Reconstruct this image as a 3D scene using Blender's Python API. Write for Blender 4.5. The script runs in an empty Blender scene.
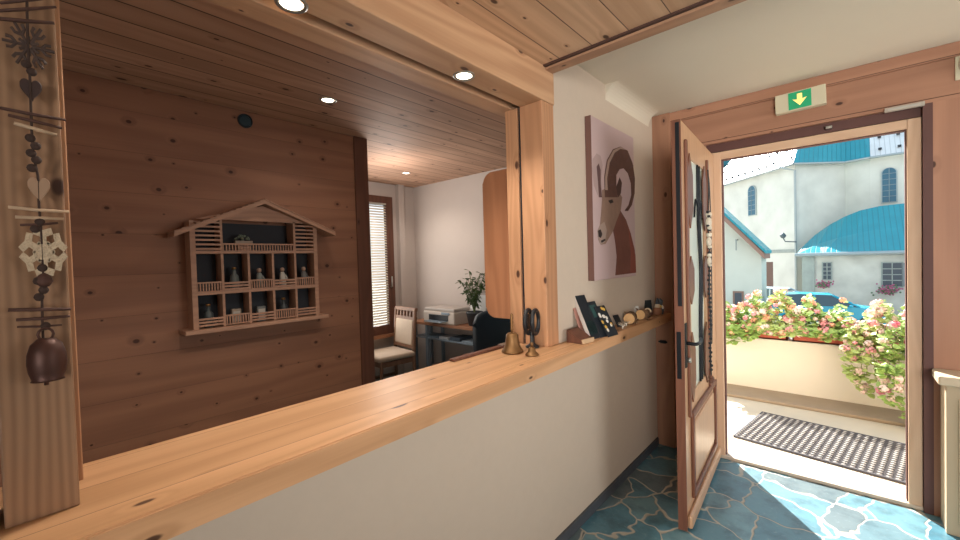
import bpy, bmesh, math, random
from mathutils import Vector, Matrix, Euler, noise
random.seed(7)
SC = bpy.context.scene
COL = SC.collection
# ------------------------------------------------------------------ camera
FPX = 407.48
YAW, PITCH, ROLL = 0.729048, -0.0228006, -0.0285698
CAMZ = 1.42
def cam_rot():
    cy, sy, cp, sp = math.cos(YAW), math.sin(YAW), math.cos(PITCH), math.sin(PITCH)
    f = Vector((-sy*cp, cy*cp, sp)); r = Vector((cy, sy, 0)); u = r.cross(f)
    c, s = math.cos(ROLL), math.sin(ROLL)
    a = r*c + u*s; b = -r*s + u*c
    return Matrix((a, b, -f)).transposed()
CR = cam_rot(); CP = Vector((0, 0, CAMZ))
cd = bpy.data.cameras.new('camera'); cam = bpy.data.objects.new('camera', cd); COL.objects.link(cam)
cam.matrix_world = Matrix.Translation(CP) @ CR.to_4x4()
cd.sensor_width = 36; cd.lens = FPX/960*36; cd.clip_start = 0.02; cd.clip_end = 500
SC.camera = cam
SC.view_settings.view_transform = 'Standard'; SC.view_settings.look = 'None'
SC.view_settings.gamma = 1; SC.view_settings.use_curve_mapping = False
SC.view_settings.exposure = 0.2
# ------------------------------------------------------------------ light
W = bpy.data.worlds.new('sky'); SC.world = W; W.use_nodes = True
nt = W.node_tree; bg = nt.nodes['Background']
tc = nt.nodes.new('ShaderNodeTexCoord'); sep = nt.nodes.new('ShaderNodeSeparateXYZ'); rp = nt.nodes.new('ShaderNodeValToRGB')
nt.links.new(tc.outputs['Generated'], sep.inputs[0]); nt.links.new(sep.outputs['Z'], rp.inputs[0]); nt.links.new(rp.outputs[0], bg.inputs['Color'])
rp.color_ramp.elements[0].position = 0.0; rp.color_ramp.elements[0].color = (0.95, 0.96, 0.95, 1)
rp.color_ramp.elements[1].position = 0.7; rp.color_ramp.elements[1].color = (0.55, 0.74, 0.92, 1)
bg.inputs['Strength'].default_value = 1.35
def light(name, kind, loc, power, color=(1, 1, 1), **kw):
    d = bpy.data.lights.new(name, kind); d.energy = power; d.color = color
    rot = kw.pop('rot', None); aim = kw.pop('aim', None)
    for k, v in kw.items(): setattr(d, k, v)
    o = bpy.data.objects.new(name, d); COL.objects.link(o); o.location = loc
    if aim is not None: o.rotation_euler = Vector(aim).to_track_quat('-Z', 'Y').to_euler()
    return o
SUN_EL = math.radians(40); az = Vector((0.611, -0.792, 0)).normalized()
light('sun', 'SUN', (-8, 12, 12), 15.0, (1.0, 0.94, 0.85), angle=0.009, aim=(az.x*math.cos(SUN_EL), az.y*math.cos(SUN_EL), -math.sin(SUN_EL)))
# fill lights added out of view at invented side and rear window openings
light('side_fill', 'AREA', (2.33, 2.1, 1.5), 16, (1.0, 0.95, 0.88), shape='RECTANGLE', size=1.5, size_y=1.4, spread=math.radians(130), aim=(-1, .12, 0.1))
light('rear_fill', 'AREA', (1.25, -1.93, 1.35), 18, (1.0, 0.94, 0.86), shape='RECTANGLE', size=1.0, size_y=1.3, spread=math.radians(65), aim=(-2.1, 4.7, 0.25))  # added rear fill, aimed at the door end of the counter wall
light('office_window_daylight', 'AREA', (-3.8, 2.45, 1.4), 8, (1.0, 0.96, 0.9), shape='RECTANGLE', size=0.7, size_y=1.4, aim=(1, 0.1, 0))

# ------------------------------------------------------------------ helpers
def ray(px, py): return CR @ Vector(((px-480)/FPX, -(py-270)/FPX, -1))
def on_x(px, py, X): d = ray(px, py); return CP + d*((X-CP.x)/d.x)
def on_y(px, py, Y): d = ray(px, py); return CP + d*((Y-CP.y)/d.y)
def on_z(px, py, Z): d = ray(px, py); return CP + d*((Z-CP.z)/d.z)
def lin(h):
    h = h.lstrip('#'); o = []
    for i in (0, 2, 4):
        v = int(h[i:i+2], 16)/255
        o.append(v/12.92 if v <= .04045 else ((v+.055)/1.055)**2.4)
    return (*o, 1)
def soft(h, k=.12):
    v = [int(h[i:i+2], 16) for i in (1, 3, 5)]; g_ = .35*v[0]+.5*v[1]+.15*v[2]
    return '#' + ''.join('%02x' % int(round(x*(1-k)+g_*k)) for x in v)
MATS = {}
def mat(name, col, rough=.6, metal=0, spec=.5, noise_amt=0.0, nscale=8, bump=0, emis=None, estr=0, trans=0, alpha=None):
    if name in MATS: return MATS[name]
    m = bpy.data.materials.new(name); m.use_nodes = True; t = m.node_tree; b = t.nodes['Principled BSDF']
    c = lin(col) if isinstance(col, str) else (*col, 1)
    b.inputs['Base Color'].default_value = c; b.inputs['Roughness'].default_value = rough
    b.inputs['Metallic'].default_value = metal; b.inputs['Specular IOR Level'].default_value = spec
    if trans: b.inputs['Transmission Weight'].default_value = trans
    if emis: b.inputs['Emission Color'].default_value = lin(emis); b.inputs['Emission Strength'].default_value = estr
    if noise_amt or bump:
        tcn = t.nodes.new('ShaderNodeTexCoord'); n = t.nodes.new('ShaderNodeTexNoise'); n.inputs['Scale'].default_value = nscale; n.inputs['Detail'].default_value = 6
        t.links.new(tcn.outputs['Object'], n.inputs['Vector'])
        if noise_amt:
            mx = t.nodes.new('ShaderNodeMixRGB'); mx.blend_type = 'MIX'
            mx.inputs[1].default_value = tuple(x*(1-noise_amt) for x in c[:3]) + (1,)
            mx.inputs[2].default_value = tuple(min(1, x*(1+noise_amt)) for x in c[:3]) + (1,)
            t.links.new(n.outputs['Fac'], mx.inputs[0]); t.links.new(mx.outputs[0], b.inputs['Base Color'])
        if bump:
            bp = t.nodes.new('ShaderNodeBump'); bp.inputs['Strength'].default_value = bump; bp.inputs['Distance'].default_value = .01
            t.links.new(n.outputs['Fac'], bp.inputs['Height']); t.links.new(bp.outputs[0], b.inputs['Normal'])
    MATS[name] = m; return m

class G:
    """small node-graph writer"""
    def __init__(s, t): s.t = t
    def n(s, typ, **kw):
        o = s.t.nodes.new(typ)
        for k, v in kw.items(): setattr(o, k, v)
        return o
    def put(s, v, sock):
        if hasattr(v, 'is_output'): s.t.links.new(v, sock)
        else: sock.default_value = v
    def m(s, op, a, b=None, c=None, clamp=False):
        o = s.n('ShaderNodeMath', operation=op, use_clamp=clamp); s.put(a, o.inputs[0])
        if b is not None: s.put(b, o.inputs[1])
        if c is not None: s.put(c, o.inputs[2])
        return o.outputs[0]
    def xyz(s, x, y, z):
        o = s.n('ShaderNodeCombineXYZ'); s.put(x, o.inputs[0]); s.put(y, o.inputs[1]); s.put(z, o.inputs[2]); return o.outputs[0]
    def noise(s, vec, scale, detail=3, rough=.5):
        o = s.n('ShaderNodeTexNoise'); s.t.links.new(vec, o.inputs['Vector']); o.inputs['Scale'].default_value = scale
        o.inputs['Detail'].default_value = detail; o.inputs['Roughness'].default_value = rough; return o.outputs['Fac']
    def mix(s, f, a, b, mode='MIX'):
        o = s.n('ShaderNodeMixRGB', blend_type=mode); s.put(f, o.inputs[0]); s.put(a, o.inputs[1]); s.put(b, o.inputs[2]); return o.outputs[0]
    def step(s, v, lo, hi):
        o = s.n('ShaderNodeMapRange', interpolation_type='SMOOTHSTEP'); s.put(v, o.inputs[0]); o.inputs[1].default_value = lo; o.inputs[2].default_value = hi; return o.outputs[0]

def wood(name, light_c, dark_c, grain='Y', across='X', plank=0.0, groove=.003, knots=.5, ring=45, rough=.5, vary=.18, kscale=5.0, kcol='#3a2018', contrast=.55, spec=.35, kstretch=.55, off=0.0, warp=.55):
    """pine boards: grain runs along one axis, boards are laid across another"""
    light_c, dark_c = soft(light_c), soft(dark_c)
    if name in MATS: return MATS[name]
    m = bpy.data.materials.new(name); m.use_nodes = True; g = G(m.node_tree); b = m.node_tree.nodes['Principled BSDF']
    tcn = g.n('ShaderNodeTexCoord'); sp = g.n('ShaderNodeSeparateXYZ'); g.t.links.new(tcn.outputs['Object'], sp.inputs[0])
    ax = {k: sp.outputs[i] for i, k in enumerate('XYZ')}
    third = [k for k in 'XYZ' if k not in (grain, across)][0]
    a, u, w = ax[across], ax[grain], ax[third]
    if plank:
        q = g.m('DIVIDE', g.m('ADD', a, off), plank); idx = g.m('FLOOR', q); fr = g.m('FRACT', q)
        wn = g.n('ShaderNodeTexWhiteNoise', noise_dimensions='1D'); g.t.links.new(idx, wn.inputs['W']); rnd = wn.outputs['Value']
    else: rnd = 0.3; idx = 0.0
    off = g.m('MULTIPLY', rnd, 37.0) if plank else 3.1
    vec = g.xyz(a, g.m('ADD', g.m('MULTIPLY', u, .12), off), w)        # grain-stretched coordinates
    n1 = g.noise(vec, 5.0, 2)
    kv = g.xyz(g.m('ADD', a, w), g.m('ADD', g.m('MULTIPLY', u, kstretch), off), 0.0)
    vo = g.n('ShaderNodeTexVoronoi', feature='F1', voronoi_dimensions='2D'); g.t.links.new(kv, vo.inputs['Vector']); vo.inputs['Scale'].default_value = kscale
    sc = g.n('ShaderNodeSeparateColor'); g.t.links.new(vo.outputs['Color'], sc.inputs[0])
    on = g.m('LESS_THAN', sc.outputs[0], knots)
    size = g.m('MULTIPLY_ADD', g.m('POWER', sc.outputs[1], 1.6), .075, .026)
    kn = g.m('MULTIPLY', on, g.m('SUBTRACT', 1.0, g.step(g.m('DIVIDE', vo.outputs['Distance'], size), .55, 1.05)))
    halo = g.m('MULTIPLY', on, g.m('SUBTRACT', 1.0, g.step(g.m('DIVIDE', vo.outputs['Distance'], size), .6, 3.2)))
    ph = g.m('ADD', g.m('MULTIPLY', n1, ring*warp), g.m('ADD', g.m('MULTIPLY', g.m('ADD', a, w), ring), g.m('MULTIPLY', halo, 5.0)))
    rings = g.m('MULTIPLY_ADD', g.m('SINE', ph), .5, .5)
    fib = g.noise(g.xyz(g.m('MULTIPLY', a, 60.0), u, g.m('MULTIPLY', w, 60.0)), 2.0, 4, .6)
    blot = g.noise(vec, 3.0, 3)
    f = g.m('ADD', g.m('MULTIPLY', rings, contrast*.55), g.m('ADD', g.m('MULTIPLY', fib, contrast*.6), g.m('MULTIPLY', blot, contrast*.7)))
    f = g.m('SUBTRACT', f, contrast*.35, clamp=True)
    col = g.mix(f, lin(light_c), lin(dark_c))
    col = g.mix(g.m('MULTIPLY', halo, .35), col, lin(dark_c))
    if plank:
        tint = g.m('MULTIPLY_ADD', rnd, vary, 1 - vary*.6)
        rgb = g.xyz(tint, tint, tint)
        o = g.n('ShaderNodeMixRGB', blend_type='MULTIPLY'); o.inputs[0].default_value = 1; g.t.links.new(col, o.inputs[1]); g.t.links.new(rgb, o.inputs[2]); col = o.outputs[0]
    col = g.mix(g.m('MULTIPLY', kn, .9), col, lin(kcol))
    g.put(col, b.inputs['Base Color'])
    b.inputs['Roughness'].default_value = rough; b.inputs['Specular IOR Level'].default_value = spec
    h = g.m('MULTIPLY', f, -.12)
    if plank and groove:
        e = g.m('MINIMUM', fr, g.m('SUBTRACT', 1.0, fr))
        gr = g.step(e, 0.0, groove/plank)
        h = g.m('ADD', h, gr)
        col = g.mix(g.m('SUBTRACT', 1.0, gr), col, lin('#2b1712')); g.put(col, b.inputs['Base Color'])
    bp = g.n('ShaderNodeBump'); bp.inputs['Strength'].default_value = .5; bp.inputs['Distance'].default_value = .004
    g.t.links.new(h, bp.inputs['Height']); g.t.links.new(bp.outputs[0], b.inputs['Normal'])
    MATS[name] = m; return m

# ---- mesh builders
class MB:
    def __init__(s): s.bm = bmesh.new()
    def box(s, x0, x1, y0, y1, z0, z1, bev=0.0, M=None):
        r = bmesh.ops.create_cube(s.bm, size=1)['verts']
        for v in r: v.co = Vector(((x0+x1)/2 + v.co.x*(x1-x0), (y0+y1)/2 + v.co.y*(y1-y0), (z0+z1)/2 + v.co.z*(z1-z0)))
        if bev:
            es = list({e for v in r for e in v.link_edges})
            rb = bmesh.ops.bevel(s.bm, geom=es, offset=bev, segments=2, affect='EDGES', profile=.5)
            r = list({v for f in rb['faces'] for v in f.verts} | {v for v in r if v.is_valid})
        if M: bmesh.ops.transform(s.bm, matrix=M, verts=r)
        return s
    def prism(s, pts, vec, M=None):
        vec = Vector(vec); a = [s.bm.verts.new(Vector(p)) for p in pts]; b = [s.bm.verts.new(Vector(p)+vec) for p in pts]
        n = len(pts); s.bm.faces.new(a); s.bm.faces.new(b[::-1])
        for i in range(n): s.bm.faces.new((a[i], b[i], b[(i+1) % n], a[(i+1) % n]))
        if M: bmesh.ops.transform(s.bm, matrix=M, verts=a+b)
        return s
    def face(s, pts): s.bm.faces.new([s.bm.verts.new(Vector(p)) for p in pts]); return s
    def tube(s, pts, r, n=10, cap=True, closed=False):
        pts = [Vector(p) for p in pts]; rings = []; N = len(pts)
        rs = r if isinstance(r, (list, tuple)) else [r]*N
        prev = None
        for i, p in enumerate(pts):
            if closed: t = pts[(i+1) % N] - pts[i-1]
            else: t = (pts[min(i+1, N-1)] - pts[max(i-1, 0)])
            t.normalize()
            if prev is None: u = t.orthogonal().normalized()
            else: u = (prev - t*prev.dot(t)).normalized()
            prev = u; w = t.cross(u)
            rings.append([s.bm.verts.new(p + (u*math.cos(2*math.pi*k/n) + w*math.sin(2*math.pi*k/n))*rs[i]) for k in range(n)])
        for i in range(N if closed else N-1):
            A, B = rings[i], rings[(i+1) % N]
            for k in range(n): s.bm.faces.new((A[k], A[(k+1) % n], B[(k+1) % n], B[k]))
        if cap and not closed: s.bm.faces.new(rings[0][::-1]); s.bm.faces.new(rings[-1])
        return s
    def lathe(s, prof, c=(0, 0, 0), n=24, M=None, sx=1, sy=1):
        rings = []; vs = []
        for r, z in prof:
            if r < 1e-6: v = [s.bm.verts.new((c[0], c[1], c[2]+z))]
            else: v = [s.bm.verts.new((c[0]+sx*r*math.cos(2*math.pi*k/n), c[1]+sy*r*math.sin(2*math.pi*k/n), c[2]+z)) for k in range(n)]
            rings.append(v); vs += v
        for A, B in zip(rings, rings[1:]):
            for k in range(n):
                q = [A[k % len(A)], A[(k+1) % len(A)], B[(k+1) % len(B)], B[k % len(B)]]
                q2 = []
                for v in q:
                    if v not in q2: q2.append(v)
                if len(q2) > 2: s.bm.faces.new(q2)
        if M: bmesh.ops.transform(s.bm, matrix=M, verts=vs)
        return s
    def ball(s, c, r, sub=2, sc=(1, 1, 1)):
        v = bmesh.ops.create_icosphere(s.bm, subdivisions=sub, radius=r)['verts']
        for q in v: q.co = Vector((q.co.x*sc[0]+c[0], q.co.y*sc[1]+c[1], q.co.z*sc[2]+c[2]))
        return s
    def build(s, name, m, parent=None, smooth=False, loc=None):
        me = bpy.data.meshes.new(name)
        bmesh.ops.recalc_face_normals(s.bm, faces=s.bm.faces)
        s.bm.to_mesh(me); s.bm.free(); me.materials.append(m)
        if smooth:
            for p in me.polygons: p.use_smooth = True
        o = bpy.data.objects.new(name, me); COL.objects.link(o)
        if parent: o.parent = parent
        if loc: o.location = loc
        return o
def tag(o, label=None, cat=None, group=None, kind=None):
    if label: o['label'] = label
    if cat: o['category'] = cat
    if group: o['group'] = group
    if kind: o['kind'] = kind
    return o
def struct(o): o['kind'] = 'structure'; return o
def thing(name, loc, label, cat, group=None, rz=0, rot=None):
    o = bpy.data.objects.new(name, None); COL.objects.link(o); o.empty_display_size = .05
    o.location = loc; o.rotation_euler = rot if rot else (0, 0, rz)
    return tag(o, label, cat, group)
def copy_tree(o, parent=None):
    c = o.copy(); COL.objects.link(c)
    if parent: c.parent = parent
    for ch in list(o.children): copy_tree(ch, c)
    return c
def bez(p, n=12):
    p = [Vector(q) for q in p]; out = []
    P = [p[0]] + p + [p[-1]]
    for i in range(1, len(P)-2):
        for k in range(n):
            t = k/n; a, b, c, d = P[i-1], P[i], P[i+1], P[i+2]
            out.append(.5*((2*b) + (c-a)*t + (2*a-5*b+4*c-d)*t*t + (3*b-3*c+d-a)*t**3))
    out.append(p[-1]); return out

# ------------------------------------------------------------------ materials
M_beam = wood('pine_beam', '#d8ab82', '#ad7d58', 'Y', 'Z', ring=60, knots=.5, kscale=5, contrast=.7)
M_soffit = wood('pine_soffit', '#d0a27c', '#a87c5a', 'Y', 'X', ring=60, knots=.3, kscale=6)
M_post = wood('pine_post', '#c8926a', '#9c6a4a', 'Z', 'Y', ring=110, knots=.5, kscale=7)
M_col = wood('pine_column', '#a37c5c', '#64442f', 'Z', 'Y', ring=420, knots=.3, kscale=7, contrast=.6, warp=.1)
M_counter = wood('pine_counter', '#daa678', '#b08055', 'Y', 'X', plank=.122, groove=.0012, ring=60, knots=.42, kscale=6.1, contrast=.7, rough=.4, vary=.22, kstretch=.4, off=.004)
M_ceil1 = wood('pine_ceiling_boards', '#e0b893', '#b98c69', 'Y', 'X', plank=.16, groove=.003, ring=55, knots=.75, kscale=6.5, vary=.16, contrast=.7)
M_ceil2 = wood('larch_ceiling_boards', '#cda082', '#9c7259', 'Y', 'X', plank=.13, groove=.006, ring=55, knots=.5, kscale=7, vary=.2, rough=.68)
M_back = wood('dark_pine_panelling', '#a06c50', '#744c3a', 'Y', 'Z', plank=.2, groove=.0008, ring=40, knots=.62, kscale=7.5, vary=.12, kstretch=.8, rough=.6, contrast=.6)
M_header = wood('pine_header_boards', '#b98467', '#93634d', 'X', 'Z', plank=.19, groove=.003, off=.085, ring=45, knots=.6, kscale=7, vary=.1)
M_headerV = wood('pine_wall_board', '#b98467', '#976650', 'Z', 'X', ring=50, knots=.4, kscale=6)
M_trim = wood('pine_trim', '#b88c6c', '#906a52', 'X', 'Z', ring=60, knots=.3, kscale=6)
M_jamb = wood('pine_jamb', '#ac7c60', '#865a46', 'Z', 'X', ring=70, knots=.3, kscale=6)
M_frame = wood('light_pine_door_frame', '#dab696', '#bb9070', 'Z', 'X', ring=90, knots=.12, kscale=6, contrast=.4)
M_frameH = wood('light_pine_door_frame_top', '#dab696', '#bb9070', 'X', 'Z', ring=90, knots=.1, kscale=6, contrast=.4)
M_leaf = wood('light_pine_door', '#d2a680', '#b08560', 'Z', 'Y', ring=80, knots=.12, kscale=5, contrast=.45, rough=.35)
M_leafd = wood('brown_door_trim', '#855440', '#5f3a2e', 'Z', 'Y', ring=80, knots=.1, contrast=.5, rough=.4)
M_hotel = wood('chalet_wood', '#b98a6c', '#8d6450', 'Y', 'Z', ring=160, knots=.0, contrast=.5)
M_dark = wood('dark_stained_wood', '#6f4534', '#4d2e25', 'Z', 'Y', ring=80, knots=.15)
M_desk = wood('desk_wood', '#a8704d', '#7c4d36', 'X', 'Y', ring=80, knots=.0)
M_plaster = mat('beige_plaster', '#c7b8a8', .85, noise_amt=.03, nscale=25, bump=.12)
M_white = mat('cream_ceiling_paint', '#ddd5c4', .8, noise_amt=.02, nscale=6, bump=.05)
M_office = mat('office_plaster', '#bcb0a8', .9, noise_amt=.03, nscale=9, bump=.1)
M_black = mat('black_plastic', '#15191f', .4)
M_blackm = mat('black_iron', '#1c2026', .45, metal=.6)
M_bronze = mat('aged_brass', '#80603e', .5, metal=.75, noise_amt=.2, nscale=30)
M_bell = mat('dark_iron_bell', '#4a3029', .5, metal=.5, noise_amt=.25, nscale=30)
M_steel = mat('brushed_steel', '#b9b9b4', .3, metal=.9)
M_glassemit = mat('lamp_glass', '#fff3da', .4, emis='#fff0d0', estr=7)
M_gap = mat('black_gap', '#0c1018', .8)
M_seal = mat('dark_red_seal', '#5e3a34', .7)
M_paper = mat('white_paper', '#d8d6d2', .7)
M_glass = bpy.data.materials.new('clear_glass'); M_glass.use_nodes = True
_b = M_glass.node_tree.nodes['Principled BSDF']; _b.inputs['Transmission Weight'].default_value = 1; _b.inputs['Roughness'].default_value = .02; _b.inputs['IOR'].default_value = 1.1

def stone_floor():
    m = bpy.data.materials.new('slate_crazy_paving'); m.use_nodes = True; g = G(m.node_tree); b = m.node_tree.nodes['Principled BSDF']
    tcn = g.n('ShaderNodeTexCoord'); o = tcn.outputs['Object']
    nz = g.n('ShaderNodeTexNoise'); nz.inputs['Scale'].default_value = 4.5; nz.inputs['Detail'].default_value = 2; g.t.links.new(o, nz.inputs['Vector'])
    mp = g.n('ShaderNodeVectorMath', operation='MULTIPLY_ADD'); g.t.links.new(nz.outputs['Color'], mp.inputs[0]); mp.inputs[1].default_value = (.24, .24, 0); g.t.links.new(o, mp.inputs[2])
    v2 = g.n('ShaderNodeVectorMath', operation='MULTIPLY'); g.t.links.new(mp.outputs[0], v2.inputs[0]); v2.inputs[1].default_value = (1, 1, 0)
    e = g.n('ShaderNodeTexVoronoi', feature='DISTANCE_TO_EDGE'); e.inputs['Scale'].default_value = 4.3; g.t.links.new(v2.outputs[0], e.inputs['Vector'])
    c = g.n('ShaderNodeTexVoronoi', feature='F1'); c.inputs['Scale'].default_value = 4.3; g.t.links.new(v2.outputs[0], c.inputs['Vector'])
    s = g.n('ShaderNodeSeparateColor'); g.t.links.new(c.outputs['Color'], s.inputs[0])
    f1 = g.noise(o, 7, 8, .65); f2 = g.noise(o, 40, 4, .6)
    st = g.mix(s.outputs[0], lin('#4a7a8c'), lin('#6d95a0'))
    st = g.mix(g.m('MULTIPLY', g.step(s.outputs[1], .55, .8), .6), st, lin('#66625f'))
    st = g.mix(g.m('MULTIPLY', g.step(f1, .42, .72), .6), st, lin('#2a4450'))
    st = g.mix(g.m('MULTIPLY', g.step(f2, .55, .8), .4), st, lin('#9fb0b4'))
    wob = g.m('MULTIPLY', f1, .02)
    j = g.step(g.m('ADD', e.outputs['Distance'], g.m('SUBTRACT', wob, .01)), .010, .032)
    col = g.mix(j, lin('#b3ada0'), st); g.put(col, b.inputs['Base Color'])
    ro = g.m('MULTIPLY_ADD', j, -.32, .6); ro = g.m('ADD', ro, g.m('MULTIPLY', f1, .1)); g.put(ro, b.inputs['Roughness'])
    b.inputs['Specular IOR Level'].default_value = .6
    bp = g.n('ShaderNodeBump'); bp.inputs['Strength'].default_value = .35; bp.inputs['Distance'].default_value = .006
    g.t.links.new(g.m('ADD', j, g.m('MULTIPLY', f1, .5)), bp.inputs['Height']); g.t.links.new(bp.outputs[0], b.inputs['Normal'])
    return m
M_floor = stone_floor()
def roof_mat(name, col, vec_axis='X', pitch=.22, rough=.35):
    m = bpy.data.materials.new(name); m.use_nodes = True; g = G(m.node_tree); b = m.node_tree.nodes['Principled BSDF']
    tcn = g.n('ShaderNodeTexCoord'); sp = g.n('ShaderNodeSeparateXYZ'); g.t.links.new(tcn.outputs['Object'], sp.inputs[0])
    a = sp.outputs['XYZ'.index(vec_axis)]
    fr = g.m('FRACT', g.m('DIVIDE', a, pitch)); e = g.m('MINIMUM', fr, g.m('SUBTRACT', 1.0, fr)); st = g.step(e, .0, .12)
    n = g.noise(tcn.outputs['Object'], 1.2, 4)
    c = lin(col); c2 = tuple(x*.72 for x in c[:3]) + (1,)
    g.put(g.mix(st, tuple(x*.6 for x in c[:3]) + (1,), g.mix(n, c, c2)), b.inputs['Base Color'])
    b.inputs['Roughness'].default_value = rough
    bp = g.n('ShaderNodeBump'); bp.inputs['Strength'].default_value = .4; bp.inputs['Distance'].default_value = .03
    g.t.links.new(st, bp.inputs['Height']); g.t.links.new(bp.outputs[0], b.inputs['Normal'])
    return m
M_roof = roof_mat('turquoise_metal_roof', '#0f93a4'); M_roof_glare = roof_mat('roof_sun_glare', '#e2e4e4')  # second roof colour paints sun glare on some facets as near-white metal
M_church = mat('weathered_render', '#d0d2ca', .9, noise_amt=.3, nscale=.7, bump=.2)
M_stone = mat('grey_quoin_stone', '#97a09c', .9, noise_amt=.25, nscale=3)

# ================================================================== SHELL
XW = -1.056; YW = 3.17; CZ = 2.45; CL = 2.33
struct(MB().box(-4.1, 2.5, -2.1, 3.27, -.1, 0).build('floor', M_floor))
# partition between entrance and office: low part, and full-height part past the post
w = MB(); w.box(-1.20, XW, -2.0, YW, 0, .938); w.box(-1.20, XW, 1.7485, YW, .938, CZ+.05)
struct(w.build('wall_left', M_plaster))
struct(MB().box(XW, XW+.012, -2.0, 3.13, 0, .055).build('baseboard_left', mat('slate_skirting', '#4b5057', .5, noise_amt=.35, nscale=14, bump=.3)))
# panelling left of the column, between counter and beam
struct(MB().box(-1.15, -1.045, -2.0, -.045, 1.0, 2.165).build('wall_panel_left', M_dark))
# ceilings
struct(MB().box(XW-.1, 2.5, 1.737, YW+.3, CZ, CZ+.1).build('ceiling', M_white))
struct(MB().box(-1.15, 2.5, -2.1, 1.66, CL, CL+.12).build('ceiling_entrance', M_ceil1))
struct(MB().box(-4.1, -1.26, -2.1, 3.3, CL, CL+.1).build('ceiling_office', M_ceil2))
t = MB(); t.box(-1.06, 2.5, 1.672, 1.737, 2.312, CZ, .003)
struct(t.build('trim_1', M_trim))
struct(MB().box(-1.06, 2.5, 1.655, 1.672, 2.322, CZ).build('trim_shadow_band', mat('trim_shadow_paint', '#4a332c', .6)))  # dark band stands in for the shadow beside the proud trim
# cove where the plaster turns into the ceiling near the door
cv = []
for i in range(9):
    a = math.pi/2*i/8; cv.append((XW+.10*(1-math.cos(a)), 2.35, CZ-.10*(1-math.sin(a))))
c2 = MB().prism([(XW, 2.35, CZ)] + [(XW + .09*(1-math.cos(a)), 2.35, CZ-.09+.09*math.sin(a)) for a in [math.pi/2*i/8 for i in range(9)]], (0, .72, 0))
struct(c2.build('trim_3', M_white, smooth=False))
# beam, its soffit with shutter groove, and the inner strip
struct(MB().box(-1.178, -1.045, -2.0, 1.748, 2.165, CL, .004).build('trim_4', M_beam))
s = MB(); s.box(-1.228, -1.178, -2.0, 1.70, 2.215, CL)
struct(s.build('trim_5', mat('shutter_groove', '#4b3a33', .7)))
struct(MB().box(-1.32, -1.228, -2.0, 1.75, 2.165, CL, .003).build('trim_6', M_soffit))
# posts
struct(MB().box(-1.178, -1.05, 1.642, 1.745, 1.0, 2.165, .003).build('trim_7', M_post))
struct(MB().box(-1.195, -1.178, 1.655, 1.748, 1.0, 2.215).build('trim_8', M_gap))
struct(MB().box(-1.268, -1.195, 1.642, 1.748, 1.0, 2.165, .002).build('trim_9', M_post))
struct(MB().box(-1.13, -1.03, -.036, .053, 1.0, 2.165, .003).build('trim_10', M_col))
struct(MB().box(-1.235, -1.15, -.036, .066, 1.0, 2.165, .002).build('trim_11', M_post))
# office and back room
struct(MB().box(-2.72, -2.60, -2.0, 1.66, 0, CL).build('wall_back', M_back))
struct(MB().box(-2.73, -2.585, 1.595, 1.70, 0, CL, .002).build('trim_12', M_dark))
wl = MB(); wl.box(-4.05, -3.9, 0.8, 2.12, 0, CL); wl.box(-4.05, -3.9, 2.86, 3.20, 0, CL); wl.box(-4.05, -3.9, 2.12, 2.86, 0, .62); wl.box(-4.05, -3.9, 2.12, 2.86, 2.18, CL)
struct(wl.build('wall_office_left', M_office))
struct(MB().box(-3.92, -3.84, 2.92, 3.0, 0, CL).build('trim_13', M_office))
struct(MB().box(-4.05, -1.2, 3.19, 3.3, 0, CL+.05).build('wall_office_front', M_office))
struct(MB().box(-4.1, -1.0, -2.1, -2.0, 0, CL+.05).build('wall_back_rear', M_dark))
struct(MB().box(-4.05, -2.72, .7, .8, 0, CL).build('wall_office_rear', M_office))
# office window with venetian blind
wf = MB(); wf.box(-3.93, -3.88, 2.12, 2.20, .62, 2.18); wf.box(-3.93, -3.88, 2.77, 2.86, .62, 2.18); wf.box(-3.93, -3.88, 2.2, 2.77, .62, .72); wf.box(-3.93, -3.88, 2.2, 2.77, 2.08, 2.18)
win = struct(wf.build('window_1', M_dark))
MB().box(-3.912, -3.906, 2.2, 2.77, .72, 2.08).build('pane', M_glass, win)
MB().tube([(-3.875, 2.80, 1.15), (-3.85, 2.80, 1.15), (-3.85, 2.80, 1.27)], .008).build('handle', M_steel, win, True)
MB().box(-3.93, -3.84, 2.08, 2.9, .585, .62).build('sill', M_desk, win)
bl = MB()
for i in range(46):
    z = .745 + i*.0292
    bl.box(-.012, .012, 2.2, 2.765, -.0007, .0007, M=Matrix.Translation((-3.885, 0, z)) @ Matrix.Rotation(.75, 4, 'Y'))
bo = bl.build('venetian_blind', mat('cream_blind', '#d8cbb5', .6)); tag(bo, 'cream venetian blind lowered in the narrow office window', 'blind')
MB().box(-3.9, -3.87, 2.2, 2.765, 2.08, 2.1).build('head_rail', M_steel, bo)
# far wall with the door opening: boards, reveal, corner pilaster
h = MB(); h.box(-.71, .35, YW, YW+.1, 2.175, CZ); h.box(.35, 2.5, YW, YW+.1, 2.175, CZ)
h.box(XW, -.71, YW, YW+.1, 2.175, CZ)
struct(h.build('wall_front', M_header))
struct(MB().box(.35, 2.5, YW, YW+.1, 0, 2.175).build('wall_front_right', M_headerV))
struct(MB().box(XW-.1, -.71, YW, YW+.1, 0, 2.175).build('wall_front_left', M_headerV))
struct(MB().box(XW, .62, YW-.018, YW, 2.378, CZ, .003).build('trim_14', M_header))
struct(MB().box(.62, 2.5, YW-.018, YW, 2.378, CZ, .003).build('trim_15', M_header))
struct(MB().box(XW, -.93, 3.14, YW, 0, CZ, .003).build('trim_16', M_jamb))
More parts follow.
